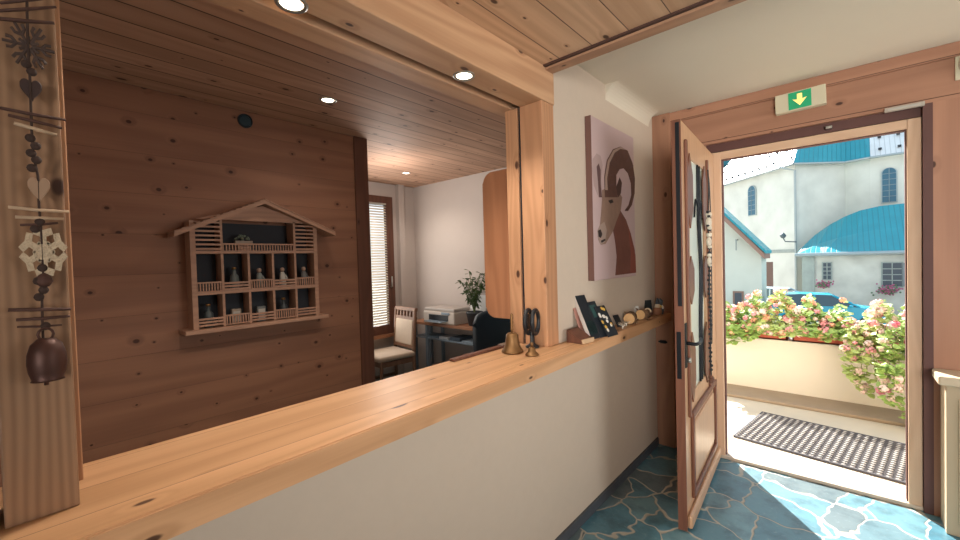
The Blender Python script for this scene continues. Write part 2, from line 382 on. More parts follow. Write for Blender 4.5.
# outside wall around the opening
o = MB(); o.box(-4.1, -.73, 3.3, 3.36, -2.5, 3.2); o.box(.35, 3, 3.27, 3.36, -2.5, 3.2); o.box(-.73, .35, 3.27, 3.36, 2.14, 3.2)
struct(o.build('wall_outside', mat('outside_render', '#c9b79f', .9, noise_amt=.05)))
# dark reveal
r = MB(); r.box(.314, .35, YW, 3.27, 0, 2.175); r.box(-.73, .314, YW+.03, 3.27, 2.12, 2.175); r.box(-.73, -.705, YW+.03, 3.27, 0, 2.115)
struct(r.build('trim_17', mat('brown_reveal', '#5d3b36', .6, noise_amt=.15, nscale=5)))
# light door frame
f = MB(); f.box(-.705, -.622, 3.19, 3.262, 0, 2.115, .004); f.box(.258, .312, 3.19, 3.262, 0, 2.115, .004)
fo = struct(f.build('door_2', M_frame))
fh = MB().box(-.622, .258, 3.19, 3.262, 2.065, 2.115, .003).build('head', M_frameH, fo)
sl = MB(); sl.box(-.622, -.616, 3.21, 3.25, .02, 2.065); sl.box(.252, .258, 3.21, 3.25, .02, 2.065); sl.box(-.616, .252, 3.21, 3.25, 2.059, 2.065)
sl.build('seal', M_seal, fo)
struct(MB().box(-.705, .314, 3.185, 3.27, 0, .022, .004).build('trim_18', mat('pale_threshold', '#cdbfae', .6, noise_amt=.06)))
# right and rear walls with unseen window openings added for the fill lights
rw = MB(); rw.box(2.38, 2.5, -2.1, 1.3, 0, CZ); rw.box(2.38, 2.5, 2.9, YW, 0, CZ); rw.box(2.38, 2.5, 1.3, 2.9, 0, .95); rw.box(2.38, 2.5, 1.3, 2.9, 2.1, CZ)
struct(rw.build('wall_right', M_plaster))
rr = MB(); rr.box(-1.0, .7, -2.1, -1.98, 0, CZ); rr.box(1.8, 2.5, -2.1, -1.98, 0, CZ); rr.box(.7, 1.8, -2.1, -1.98, 0, .65); rr.box(.7, 1.8, -2.1, -1.98, 2.05, CZ)
struct(rr.build('wall_rear', M_plaster))

# ================================================================== COUNTER
pts = [(-.868, -1.98), (-.944, 3.138), (XW, 3.138), (XW, 1.75), (-1.27, 1.75), (-1.25, 1.6), (-1.243, -1.98)]
co = MB().prism([(x, y, .94) for x, y in pts], (0, 0, .06))
bmesh.ops.bevel(co.bm, geom=[e for e in co.bm.edges if all(v.co.z > .99 for v in e.verts)], offset=.004, segments=2, affect='EDGES')
counter = tag(co.build('counter_top', M_counter), 'long knotty pine counter top running along the wall to the door', 'counter')
cs = MB().box(-1.243, -1.213, 1.18, 1.64, 1.0, 1.012, .003).build('edge_rail', M_dark); cs.parent = counter

# ================================================================== CABINET RIGHT OF DOOR
cab = thing('low_cabinet', (.372, 3.16, 0), 'low pale cabinet with a ledge top in the corner right of the door', 'cabinet')
M_cab = mat('pale_cabinet_paint', '#bda98c', .6, noise_amt=.05, nscale=5)
MB().box(0, 1.2, -.16, 0, 0, .745, .003).build('body', M_cab, cab)
MB().box(-.03, 1.23, -.19, 0, .745, .79, .008).build('top', mat('pale_ledge', '#cdbba0', .5), cab)
MB().box(.04, 1.15, -.168, -.16, .06, .68, .002).build('panel', M_cab, cab)

# ================================================================== DOOR LEAF
LW, LH = .985, 2.085
ang = math.atan2(.03, -.985)
leaf = bpy.data.objects.new('door_1', None); COL.objects.link(leaf); leaf['kind'] = 'structure'
leaf.location = (-.69, 3.186, .012); leaf.rotation_euler = (0, 0, math.radians(3.5))
# local: hinge at y=0, free edge at y=-LW ; face with carving at x=+.025
def ly(y): return y - 3.205
gy0, gy1, gz0, gz1 = -.80, -.38, .66, 1.93
L = MB()
L.box(-.010, .025, -LW, gy0, 0, LH); L.box(-.010, .025, gy1, 0, 0, LH); L.box(-.010, .025, gy0, gy1, 0, gz0); L.box(-.010, .025, gy0, gy1, gz1, LH)
L.build('leaf', M_leaf, leaf)
frost = mat('frosted_glass', '#dfe8de', .35, spec=.6); frost.node_tree.nodes['Principled BSDF'].inputs['Transmission Weight'].default_value = .15
MB().box(.008, .016, gy0, gy1, gz0, gz1).build('pane', frost, leaf)
v = MB(); v.box(-.014, .028, -LW-.006, -LW+.004, 0.0, LH); v.build('edge_strip', M_leafd, leaf)
for y in (-.90, -.30):
    MB().box(.025, .040, y-.014, y+.014, .56, 2.0, .005).build('moulding', M_leafd, leaf)
def hexa(y, z, hw, hh):
    p = [(.025, y-hw*.75, z-hh*.55), (.025, y, z-hh), (.025, y+hw, z-hh*.45), (.025, y+hw, z+hh*.45), (.025, y, z+hh), (.025, y-hw*.75, z+hh*.55)]
    m = MB().prism(p, (.007, 0, 0))
    return m
for y in (gy0, gy1):
    for z, hh in ((1.75, .2), (1.27, .13), (.80, .19)):
        hexa(y, z, .072, hh).build('carved_hexagon', M_leafd, leaf)
for y in (-.55, -.50):
    pt = bez([(.021, y, gz0), (.021, y+.01, 1.0), (.021, y+.04*(1 if y > -.6 else -1), 1.3), (.021, y, 1.6), (.021, y, gz1)])
    MB().tube(pt, .007, 8).build('iron_bar', M_blackm, leaf, True)
for sgn in (-1, 1):
    pt = bez([(.021, -.53+sgn*.12, 1.62), (.021, -.53+sgn*.08, 1.72), (.021, -.53+sgn*.03, 1.70), (.021, -.53, 1.6)])
    MB().tube(pt, .005, 8).build('iron_bar', M_blackm, leaf, True)
pn = MB()
py0, py1, pz0, pz1 = -.84, -.14, .13, .55
for a in ((py0-.02, py0+.012, pz0-.02, pz1+.02), (py1-.012, py1+.02, pz0-.02, pz1+.02)): pn.box(.025, .043, a[0], a[1], a[2], a[3], .006)
for a in ((py0, py1, pz0-.02, pz0+.012), (py0, py1, pz1-.012, pz1+.02)): pn.box(.025, .043, a[0], a[1], a[2], a[3], .006)
pn.build('panel_moulding', M_leafd, leaf)
MB().box(.02, .036, py0+.05, py1-.05, pz0+.05, pz1-.05, .01).build('raised_panel', M_leaf, leaf)
MB().box(.025, .05, -LW+.01, -.02, .005, .075, .012).build('weather_bar', M_leaf, leaf)
MB().box(.025, .031, -.965, -.925, .83, 1.06, .003).build('lock_plate', M_blackm, leaf)
hd = MB().tube(bez([(.03, -.945, .955), (.07, -.945, .955), (.078, -.93, .955), (.078, -.86, .95), (.07, -.80, .957)], 5), .009, 10)
hd.build('lever_handle', M_blackm, leaf, True)
MB().tube([(.03, -.945, .87), (.05, -.945, .87)], .012, 12).build('lock_cylinder', M_steel, leaf, True)
MB().box(-.006, .014, -LW-.009, -LW-.005, .78, 1.02).build('latch_plate', M_blackm, leaf)
MB().box(.004, .022, -LW-.012, -LW-.006, 1.15, 2.07).build('seal', M_gap, leaf)
# figure garland hanging on the leaf
gar = thing('door_garland', (-.575, 2.62, 1.90), 'dark beaded cord with white carved figures hanging on the open door', 'garland')
pt = [(0, .01*math.sin(i*.9), -i*.055) for i in range(23)]
MB().tube(pt, .004, 6).build('cord', M_black, gar, True)
bd = MB()
for i in range(8, 44):
    bd.ball((.002*math.cos(i*2.1), .01*math.sin(i*.45)+.006*math.sin(i*2.1), -.03-i*.026), .0105, 1)
bd.build('beads', M_black, gar, True)
M_fig = mat('whitewashed_carving', '#cfc6b6', .8, noise_amt=.25, nscale=60)
for z, s in ((-.30, 1.0), (-.41, .9), (-.52, .75)):
    q = MB(); q.ball((.0, .0, z), .026*s, 2, (.6, 1, 1.3)); q.ball((0, .004, z+.045*s), .017*s, 2); q.ball((.006, -.01, z-.03*s), .014*s, 1)
    q.build('figure', M_fig, gar, True)
MB().tube(bez([(0, -.01, 0), (.0, .03, -.1), (0, .05, -.4), (0, .045, -.8), (0, .03, -1.0)]), .003, 6).build('cord', M_black, gar, True)
q = MB()
for a, r0 in ((0, .0), (1, .0), (2, .0)):
    q.ball((0, .012*math.cos(a*2.1), -1.2+.012*math.sin(a*2.1)), .016, 1)
q.build('tassel', M_dark, gar, True)

# ================================================================== LIGHTS IN THE CEILINGS
def spot(px, py, Z, power, label, r=.031, cone=2.3):
    P = on_z(px, py, Z); t = thing('recessed_spotlight', (P.x, P.y, Z), label, 'light', 'recessed ceiling spotlights')
    MB().lathe([(r, 0), (r+.004, -.004), (r+.012, -.004), (r+.014, 0)], n=28).build('trim_ring', M_steel, t, True)
    MB().lathe([(0, -.0015), (r, -.0015)], n=28).build('lamp', M_glassemit, t)
    light('spotlight_beam', 'SPOT', (P.x, P.y, Z-.012), power, (1, .9, .77), spot_size=cone, spot_blend=.6, shadow_soft_size=.03)
spot(291.5, 3.5, 2.165, 32, 'large recessed spotlight cut by the top edge, in the beam above the counter')
spot(464, 75.7, 2.165, 25, 'recessed spotlight at the post end of the beam above the counter')
spot(328, 100, CL, 5, 'small recessed spotlight in the ceiling before the dark wood wall')
spot(406, 173, CL, 14, 'smallest recessed spotlight, in the office ceiling near the window')
light('spotlight_beam', 'SPOT', (-1.15, -.3, 2.15), 32, (1, .9, .77), spot_size=2.3, spot_blend=.6, shadow_soft_size=.03)
light('office_fill', 'POINT', (-3.0, 2.2, 2.0), 11, (1, .95, .9), shadow_soft_size=.15)  # added fill that brightens the office, no fitting here
light('back_room_fill', 'POINT', (-1.75, -.7, 1.15), 5.0, (1, .86, .74), shadow_soft_size=.3)  # soft fill added out of sight behind the counter

# ================================================================== EXIT SIGN etc
ex = thing('exit_sign', (-.19, YW-.002, 2.327), 'green and white exit sign box with down arrow above the doorway', 'sign', rot=(0, math.radians(-1.5), 0))
MB().box(-.12, .12, -.05, 0, -.056, .056, .004).build('housing', mat('sign_white', '#cfc8ae', .5), ex)
MB().box(-.054, .054, -.0515, -.049, -.05, .05).build('green_panel', mat('sign_green', '#159a68', .5, emis='#129060', estr=.25), ex)
ar = MB().prism([(.012, -.0535, .036), (.012, -.0535, .002), (.034, -.0535, .008), (0, -.0535, -.034), (-.034, -.0535, .008), (-.012, -.0535, .002), (-.012, -.0535, .036)], (0, .0012, 0))
ar.build('arrow', mat('sign_arrow', '#ffe38a', .5, emis='#ffdf80', estr=.5), ex)
dc = thing('door_contact', (.245, YW-.001, 2.166), 'small pale metal contact bar on the header at the right corner', 'sensor')
MB().box(-.075, .075, -.02, 0, -.004, .02, .003).build('housing', mat('pale_metal', '#b3aaa0', .4, metal=.3), dc)
MB().box(-.06, .06, -.024, -.02, .004, .012).build('strip', M_steel, dc)
tag(MB().box(-.075, -.045, YW-.008, YW+.03, 2.135, 2.150, .002).build('magnet_catch', M_steel), 'tiny silver catch under the middle of the door header', 'catch')
sd = thing('wall_lamp', (.50, YW-.002, 2.335), 'rounded white wall fitting cut by the right edge beside the header', 'lamp')
MB().lathe([(0, -.05), (.045, -.047), (.062, -.03), (.066, 0)], n=28, M=Matrix.Rotation(math.radians(90), 4, 'X') @ Matrix.Scale(-1, 4, (0, 0, 1)) if False else Matrix.Rotation(math.radians(-90), 4, 'X')).build('shade', mat('opal_white', '#d8cfc2', .4), sd, True)
MB().box(-.075, .075, -.006, .0, -.075, .075, .002).build('base_plate', mat('sign_white', '#cfc8ae', .5), sd)

# vent on dark wall
P = on_x(245, 121, -2.6)
vn = thing('round_vent', P + Vector((.001, 0, 0)), 'round dark teal cover high on the dark wood wall', 'vent')
MB().lathe([(0, .006), (.030, .006), (.033, .002)], n=24, M=Matrix.Rotation(math.radians(90), 4, 'Y')).build('cover', mat('dark_teal_plastic', '#10303c', .5), vn)
MB().lathe([(.033, .0), (.034, .009), (.039, .009), (.041, .0)], n=24, M=Matrix.Rotation(math.radians(90), 4, 'Y')).build('rim', mat('dark_teal_rim', '#0c222c', .4), vn)

# ================================================================== IBEX PICTURE
XP = -1.02
pic = thing('ibex_canvas', (XP, 2.45, 1.29), 'canvas photograph of an ibex with curved horns on the plaster wall', 'picture')
def pc(pts, dx, m, nm, sc=3.0, ox=580, oy=110):
    ps = [on_x(ox+a/sc, oy+b/sc, XP+.001) for a, b in pts]
    q = MB().prism([(dx, p.y-2.45, p.z-1.29) for p in ps], (-.0009, 0, 0))
    return q.build(nm, m, pic)
a, b = on_x(590.6, 115, XP), on_x(636, 275, XP)
cy0, cy1, cz0, cz1 = a.y-2.45, b.y-2.45, b.z-1.29-.005, a.z-1.29
MB().box(-.034, 0, cy0, cy1, cz0, cz1, .002).build('canvas', mat('mauve_canvas', '#bba4a4', .7, noise_amt=.08, nscale=3), pic)
MB().box(-.034, 0.0004, cy0-.002, cy0+.001, cz0, cz1).build('canvas_side', mat('brown_canvas_side', '#6d4d45', .7), pic)
H1 = [(74, 262), (72, 200), (80, 150), (98, 118), (120, 110), (142, 122), (157, 160), (164, 205), (163, 250), (155, 285), (143, 303), (133, 302), (145, 285), (153, 255), (152, 220), (143, 190), (130, 175), (118, 178), (108, 195), (108, 235), (112, 262)]
pc([(42, 225), (37, 180), (38, 148), (50, 130), (62, 138), (68, 165), (64, 210), (66, 262), (56, 262)], .0009, mat('horn_pale', '#a89290', .7), 'picture_print')
pc([(57, 262), (54, 215), (50, 170), (56, 160), (62, 180), (62, 220), (66, 262)], .0013, mat('horn_shadow', '#5e4444', .7), 'picture_print')
pc([(104, 290), (120, 300), (138, 330), (152, 370), (164, 420), (168, 488), (106, 496), (110, 440), (106, 400), (100, 365)], .0017, mat('neck_brown', '#6e463c', .7, noise_amt=.3, nscale=14), 'picture_print')
pc([(144, 350), (155, 385), (166, 435), (168, 488), (150, 489), (152, 430)], .0021, mat('neck_red', '#84493c', .7, noise_amt=.2, nscale=14), 'picture_print')
pc([(66, 240), (88, 232), (112, 240), (126, 262), (122, 300), (108, 335), (98, 365), (84, 388), (76, 402), (62, 404), (54, 388), (52, 362), (60, 345), (64, 300), (66, 268)], .0024, mat('face_brown', '#8c7264', .7, noise_amt=.25, nscale=16), 'picture_print')
pc([(60, 345), (72, 335), (80, 360), (74, 395), (62, 404), (54, 388), (52, 362)], .0027, mat('muzzle_pale', '#a08c82', .7), 'picture_print')
pc([(53, 362), (61, 358), (66, 372), (62, 384), (55, 380)], .0030, mat('nose_dark', '#2a1e1e', .7), 'picture_print')
pc([(62, 392), (74, 386), (76, 391), (64, 399)], .0030, mat('nose_dark', '#2a1e1e', .7), 'picture_print')
pc([(84, 272), (96, 268), (100, 277), (90, 281)], .0030, mat('nose_dark', '#2a1e1e', .7), 'picture_print')
pc([(106, 236), (118, 202), (125, 218), (122, 250), (114, 262)], .0030, mat('ear_brown', '#4c3530', .7), 'picture_print')
pc(H1, .0034, mat('horn_brown', '#5c4038', .7, noise_amt=.3, nscale=20), 'picture_print')
pc([(74, 240), (74, 200), (82, 153), (99, 121), (120, 111), (138, 120), (120, 117), (103, 128), (88, 158), (80, 205), (82, 240)], .0038, mat('horn_rim', '#a18a80', .7), 'picture_print')
for i in range(9):
    a = math.radians(200 - i*25); cx, cy = 122+math.cos(a)*33, 200-math.sin(a)*72
    pc([(cx-math.cos(a)*9, cy+math.sin(a)*13), (cx-math.cos(a)*9+2, cy+math.sin(a)*13+3), (cx+math.cos(a)*6+2, cy-math.sin(a)*10+3), (cx+math.cos(a)*6, cy-math.sin(a)*10)], .0042, mat('horn_shadow', '#5e4444', .7), 'picture_print')

# ================================================================== GARLAND ON THE COLUMN
XG = -1.006
def gp(px, py, X=XG): return on_x(px, py, X)
g0 = gp(34, 4); gl = thing('hanging_garland', g0, 'long twine garland with driftwood sticks, snowflakes, hearts and an iron bell on the left column', 'garland')
def lp(px, py, X=XG): return gp(px, py, X) - g0
M_twine = mat('dark_twine', '#3a2a24', .9)
M_stickd = mat('driftwood_dark', '#4a3028', .8, noise_amt=.3, nscale=80); M_stickl = mat('driftwood_pale', '#b39a80', .8, noise_amt=.2, nscale=80)
cord = [(27, -14), (27, 6), (28, 45), (30, 80), (31, 110), (33, 150), (38, 178), (39, 205), (41, 230), (43, 275), (42, 300), (43, 335), (44, 345)]
MB().tube(bez([lp(*c) for c in cord], 6), .0017, 8).build('twine', M_twine, gl, True)
for i, y in enumerate([64, 72, 138, 146, 153, 160, 168, 222, 229, 268, 281, 290, 297, 326]):
    xx = 28 + (y-60)*.055
    p = lp(xx + (3 if i % 2 else -2), y); MB().ball(p, .0065, 2, (.7, 1.0, 1.1)).build('twine_knot', M_twine, gl, True)
for (x0, y0, x1, y1, r, dk) in [(-6, 11, 56, 7, .0028, 1), (-6, 18, 54, 23, .0034, 1), (0, 3, 50, -2, .0026, 1), (-4, 107, 66, 120, .0030, 1), (8, 115, 62, 128, .0030, 1), (14, 123, 57, 135, .0034, 0),
        (8, 207, 69, 212, .0030, 0), (15, 217, 64, 219, .0030, 0), (20, 225, 58, 223, .0024, 1), (8, 310, 71, 309, .0034, 1), (16, 320, 70, 316, .0030, 1), (17, 327, 62, 325, .002, 1)]:
    A, B = lp(x0, y0), lp(x1, y1); mid = (A+B)/2 + Vector((0, 0, random.uniform(-.001, .001)))
    MB().tube([A, mid, B], [r*.85, r, r*.75], 7).build('stick', M_stickd if dk else M_stickl, gl, True)
def extr(shape, th, m, nm, c, sy, sz):
    q = MB().prism([(-th/2, a*sy, b*sz) for a, b in shape], (th, 0, 0)); bmesh.ops.bevel(q.bm, geom=q.bm.edges[:], offset=th*.12, segments=1, affect='EDGES')
    bmesh.ops.transform(q.bm, matrix=Matrix.Translation(c), verts=q.bm.verts[:]); return q.build(nm, m, gl)
heart = [(.0, -1)] + [(.95*math.sin(t)**3*1.0, (13*math.cos(t)-5*math.cos(2*t)-2*math.cos(3*t)-math.cos(4*t))/15) for t in [math.pi*2*(k/24)-math.pi+.13 for k in range(1, 24)]]
extr(heart, .008, mat('dark_wood_heart', '#352320', .7), 'heart', lp(31, 89, -1.01), .0135, .019)
extr(heart, .007, mat('pale_wood_heart', '#9b7f68', .8), 'heart', lp(39, 188, -1.008), .014, .022)
def flake(c, sy, sz, m, wide):
    q = MB()
    for k in range(6):
        a = math.pi/3*k + math.pi/6*(0 if wide else 1)
        R = Matrix.Rotation(a, 4, 'X')
        T = Matrix.Translation(c) @ Matrix.Diagonal((1 if wide else sy, sy, sz, 1)) @ R
        if wide:
            q.prism([(-.003, -.13, 0), (-.003, .13, 0), (-.003, .13, .62), (-.003, .42, .72), (-.003, .34, .98), (-.003, 0, .88), (-.003, -.34, .98), (-.003, -.42, .72), (-.003, -.13, .62)], (.006, 0, 0), M=T)
            q.prism([(-.003, -.3, 0), (-.003, .3, 0), (-.003, .22, .42), (-.003, -.22, .42)], (.0056, 0, 0), M=T)
        else:
            def arm(pts, r):
                n0 = len(q.bm.verts); q.tube(pts, r, 6); q.bm.verts.ensure_lookup_table(); bmesh.ops.transform(q.bm, matrix=T, verts=q.bm.verts[n0:])
            arm([(0, 0, .1), (0, 0, .95)], .07)
            for sg in (-1, 1):
                arm([(0, 0, .45), (0, sg*.20, .62), (0, sg*.22, .82)], .07)
                arm([(0, 0, .12), (0, sg*.22, .34)], .06)
    if wide: q.prism([(-.0035, .36*sy*math.cos(t), .36*sz*math.sin(t)) for t in [k*math.pi/3 for k in range(6)]], (.007, 0, 0), M=Matrix.Translation(c))
    return q.build('snowflake', m, gl, False)
flake(lp(29, 46, -1.008), .031, .040, mat('dark_twig_snowflake', '#43322c', .7, noise_amt=.3, nscale=90), False)
flake(lp(44, 252, -1.008), .028, .042, mat('glittery_pale_snowflake', '#bdaa90', .8, noise_amt=.35, nscale=220, bump=.6), True)
bc = lp(47, 358, -.998)
MB().lathe([(0, .034), (.012, .033), (.022, .024), (.027, .008), (.028, -.008), (.026, -.022), (.022, -.034), (.024, -.037), (.020, -.036), (.0, -.03)], c=bc, n=24, sx=.85, sy=.86).build('bell', M_bell, gl, True)
MB().tube([bc + Vector((0, .009*math.cos(t), .040+.010*math.sin(t))) for t in [k*math.pi/6 for k in range(12)]], .002, 6, closed=True).build('bell_ring', M_bell, gl, True)
MB().tube([bc + Vector((0, -.002, -.028)), bc + Vector((0, -.002, -.045))], .003, 8).build('clapper', M_bell, gl, True)
pco = lp(44, 278, -1.008); MB().lathe([(0, .012), (.008, .004), (.011, -.006), (.006, -.014), (0, -.016)], c=pco, n=12).build('cone', M_stickd, gl, True)

# ================================================================== CHALET DISPLAY SHELF
XB, XF = -2.599, -2.50
Pbl, Pbr = on_x(192, 330, XF), on_x(317, 313, XF)
y0, y1 = .585, 1.238
ch = thing('chalet_display_shelf', (XB, 0, 0), 'wooden display shelf shaped like an alpine chalet with figurines, on dark wall', 'display shelf')
def zz(px, py): return on_x(px, py, XF).z
ZB = zz(255, 322.5); ZR2 = zz(250, 290.5); ZR1 = zz(250, 252); ZT = zz(250, 221)
D0, D1 = 0.0, XF-XB
b_ = MB(); b_.box(D0, D0+.006, y0, y1, ZB, ZT-.01)
pk = b_.build('back_board', mat('chalet_back', '#2c3038', .8), ch)
s_ = MB(); s_.box(D0, D1, y0-.012, y0+.012, ZB, ZT-.012); s_.build('side_panel', M_hotel, ch)
s_ = MB(); s_.box(D0, D1, y1-.012, y1+.012, ZB, ZT-.012); s_.build('side_panel', M_hotel, ch)
MB().box(D0, D1+.035, y0-.055, y1+.055, ZB-.022, ZB, .002).build('base_board', M_hotel, ch)
for z in (ZR2, ZR1): MB().box(D0, D1+.004, y0, y1, z-.008, z+.008).build('shelf_board', M_hotel, ch)
ys = [y0 + (y1-y0)*i/5 for i in range(6)]
for y in ys[1:5]: MB().box(D0+.006, D1, y-.006, y+.006, ZB, ZR1).build('divider', M_hotel, ch)
yL, yR = ys[1], ys[4]
for y in (yL, yR): MB().box(D0+.006, D1, y-.006, y+.006, ZR1, ZT+.01).build('divider', M_hotel, ch)
def rail(ya, yb, z, h, vertical):
    q = MB()
    if vertical:
        n = 9
        for i in range(n): yy = ya + (yb-ya)*(i+.5)/n; q.box(D1-.005, D1, yy-.003, yy+.003, z, z+h)
        q.box(D1-.006, D1+.002, ya, yb, z+h-.004, z+h+.004); q.box(D1-.006, D1+.002, ya, yb, z, z+.005)
    else:
        for i in range(3): q.box(D1-.005, D1+.001, ya, yb, z+.004+i*h/3, z+.004+i*h/3+h*.2)
    return q.build('railing', M_hotel, ch)
for r, z in enumerate((ZB, ZR2)):
    for i in range(5): rail(ys[i]+.006, ys[i+1]-.006, z+.006, .05, (i+r) % 2 == 1)
q = MB(); n = 26
for i in range(n): yy = yL + (yR-yL)*(i+.5)/n; q.box(D1-.005, D1, yy-.003, yy+.003, ZR1, ZR1+.042)
q.box(D1-.007, D1+.003, yL, yR, ZR1+.04, ZR1+.048); q.build('balcony', M_hotel, ch)
for ya, yb in ((y0+.01, yL-.006), (yR+.006, y1-.01)):
    q = MB()
    for i in range(7): z = ZR1+.012+i*(ZT-ZR1-.01)/7; q.box(D1-.006, D1, ya, yb, z, z+.010)
    q.build('louvre', M_hotel, ch)
eL, eR, rg = on_x(172, 233, XF), on_x(332, 233, XF), on_x(262, 201, XF)
for A, B in ((eL, rg), (rg, eR)):
    q = MB().prism([(D0, A.y, A.z), (D0, B.y, B.z), (D0, B.y, B.z-.020), (D0, A.y, A.z-.020)], (D1+.045, 0, 0)); q.build('roof_panel', M_hotel, ch)
    q = MB()
    L_ = (B-A); n = 14
    for i in range(n):
        c0 = A + L_*(i/n); c1 = A + L_*((i+.96)/n)
        q.prism([(D0, c0.y, c0.z+.001), (D0, c1.y, c1.z+.001), (D0, c1.y, c1.z+.005), (D0, c0.y, c0.z+.009)], (D1+.048, 0, 0))
    q.build('shingles', M_hotel, ch)
q = MB().prism([(D1-.01, y0+.02, ZT), (D1-.01, rg.y, rg.z-.03), (D1-.01, y1-.02, ZT)], (.01, 0, 0)); q.build('gable_board', M_hotel, ch)
# figurines in the compartments
def figurine(col, r, z, label, kind, hcol='#8a8a86'):
    Yc = (ys[col]+ys[col+1])/2
    t = thing('figurine', (XF-.035, Yc, z), label, 'figurine', 'figurines in the chalet shelf'); t.scale = (1.2, 1.35, 1.45)
    mm = mat('figurine_' + hcol.strip('#'), hcol, .5, noise_amt=.15, nscale=50)
    if kind == 'bottle': MB().lathe([(0, 0), (.016, 0), (.018, .03), (.016, .052), (.008, .062), (.007, .078), (0, .079)], n=16).build('body', mm, t, True); MB().lathe([(.0, .078), (.009, .078), (.009, .086), (0, .087)], n=12).build('cap', M_bronze, t, True)
    elif kind == 'person':
        MB().lathe([(0, 0), (.016, 0), (.013, .03), (.011, .055), (.006, .062), (0, .063)], n=14).build('body', mm, t, True)
        MB().ball((0, 0, .071), .010, 2).build('head', mat('figurine_skin', '#a88a78', .6), t, True)
        MB().tube([(0, .012, .05), (.004, .018, .035), (.012, .012, .03)], .0035, 6).build('arm', mm, t, True)
    else:
        MB().box(-.008, .012, -.018, .018, 0, .06, .003).build('body', mm, t); MB().box(.012, .0135, -.013, .013, .012, .05).build('front', mat('figurine_pale', '#aaa59c', .6), t)
    return t
zr1, zr2 = ZR2+.008, ZB
figurine(1, 1, zr1, 'slim grey bottle in the second upper compartment of the chalet shelf', 'bottle', '#59605f')
figurine(2, 1, zr1, 'pale little figure in the middle upper compartment of the chalet shelf', 'person', '#7d837f')
figurine(3, 1, zr1, 'white angel-like figure in the fourth upper compartment of the chalet shelf', 'person', '#b9b6ae')
figurine(4, 1, zr1, 'grey figure in the rightmost upper compartment of the chalet shelf', 'person', '#6c6a68')
figurine(0, 0, zr2, 'dark bottle in the leftmost lower compartment of the chalet shelf', 'bottle', '#3e4648')
figurine(1, 0, zr2, 'framed pale block in the second lower compartment of the chalet shelf', 'block', '#87796a')
figurine(2, 0, zr2, 'tall grey block in the middle lower compartment of the chalet shelf', 'block', '#5e6160')
figurine(3, 0, zr2, 'dark small bottle in the fourth lower compartment of the chalet shelf', 'bottle', '#33393c')
fb = thing('flower_box', (XF-.035, ys[2]-.012, ZR1+.008), 'tiny pale flower box on the balcony of the chalet shelf', 'ornament')
MB().box(-.012, .014, -.045, .045, .03, .056, .002).build('box', mat('pale_box', '#99897c', .7), fb)
MB().box(-.008, .008, -.03, .03, 0, .03).build('support', M_hotel, fb)
q = MB()
for i in range(16): q.ball((random.uniform(-.01, .01), random.uniform(-.042, .042), .062+random.uniform(0, .022)), .008, 1)
q.build('flowers', mat('dusty_green', '#5d675a', .9), fb)

# ================================================================== OBJECTS ON THE COUNTER
P = on_z(512.5, 352.5, 1.0)
hb = thing('hand_bell', (P.x, P.y, 1.001), 'tall brass hand bell with a turned handle on the counter by the post', 'bell')
MB().lathe([(.0, .004), (.046, 0), (.050, .003), (.049, .009), (.041, .020), (.034, .034), (.030, .060), (.027, .080), (.020, .088), (0, .090)], n=32, ).build('bell_cup', M_bronze, hb, True)
MB().lathe([(.0, .088), (.006, .089), (.005, .10), (.0085, .105), (.0055, .112), (.008, .120), (.0055, .128), (.008, .137), (.0055, .146), (.008, .155), (.005, .165), (.007, .172), (0, .178)], n=16).build('handle', M_bronze, hb, True)
P = on_z(532, 355.5, 1.0)
sb = thing('desk_bell', (P.x, P.y, 1.001), 'small squat brass bell in front of the black ring on the counter', 'bell')
MB().lathe([(.0, .002), (.028, 0), (.030, .004), (.026, .010), (.017, .018), (.015, .030), (.011, .036), (0, .037)], n=28).build('bell_cup', M_bronze, sb, True)
MB().lathe([(0, .036), (.006, .037), (.007, .048), (.009, .053), (.0, .058)], n=12).build('knob', M_bronze, sb, True)
P = on_z(531.5, 349, 1.0)
rg_ = thing('round_mirror', (P.x-.015, P.y+.03, 1.001), 'black round double-ringed stand mirror against the post behind the small bell', 'mirror', rz=math.radians(12))
MB().lathe([(0, 0), (.032, 0), (.034, .006), (.02, .014), (.011, .022), (.010, .075), (.0, .076)], n=20).build('stand', M_black, rg_, True)
for dx, r, sh in ((-.018, .056, 0), (.018, .056, 0)):
    MB().tube([(dx+.0, r*.72*math.cos(t), .122+r*math.sin(t)) for t in [k*math.pi/16 for k in range(32)]], .010, 8, closed=True).build('ring', M_black, rg_, True)
MB().tube([(-.022, 0, .122), (-.010, 0, .122)], .036, 28).build('mirror_glass', mat('mirror_dark', '#6a5a50', .2, metal=.8), rg_)
MB().box(-.02, .02, -.01, .01, .06, .075).build('yoke', M_black, rg_)
P = on_z(500, 344, 1.012)
tag(MB().box(-1.24, -1.215, 1.50, 1.55, 1.0125, 1.018, .002).build('paper_clip', M_steel), 'small silver clip lying on the counter rail behind the brass bell', 'clip')

def card(name, px, py, w, h, th, lean, rz, m, label, cat, z=1.001, face=None, X=None):
    P = on_z(px, py, 1.0)
    t = thing(name, (P.x if X is None else X, P.y, z), label, cat, rot=Euler((0, lean, rz)))
    MB().box(-th, 0, -w/2, w/2, 0, h, .0008).build('card', m, t)
    if face:
        for (a, b, c, d, col) in face: MB().box(0.0003, .0012, -w/2+a*w, -w/2+b*w, c*h, d*h).build('print', col, t)
    return t
M_navy = mat('dark_print', '#1f262e', .4, noise_amt=.4, nscale=20); M_teal = mat('teal_print', '#2f5050', .4, noise_amt=.3, nscale=25)
M_yel = mat('yellow_print', '#c9a24a', .5, noise_amt=.5, nscale=60); M_daisy = mat('daisy_print', '#d8d4cc', .5)
M_pinkp = mat('pink_paper', '#a8786c', .6)
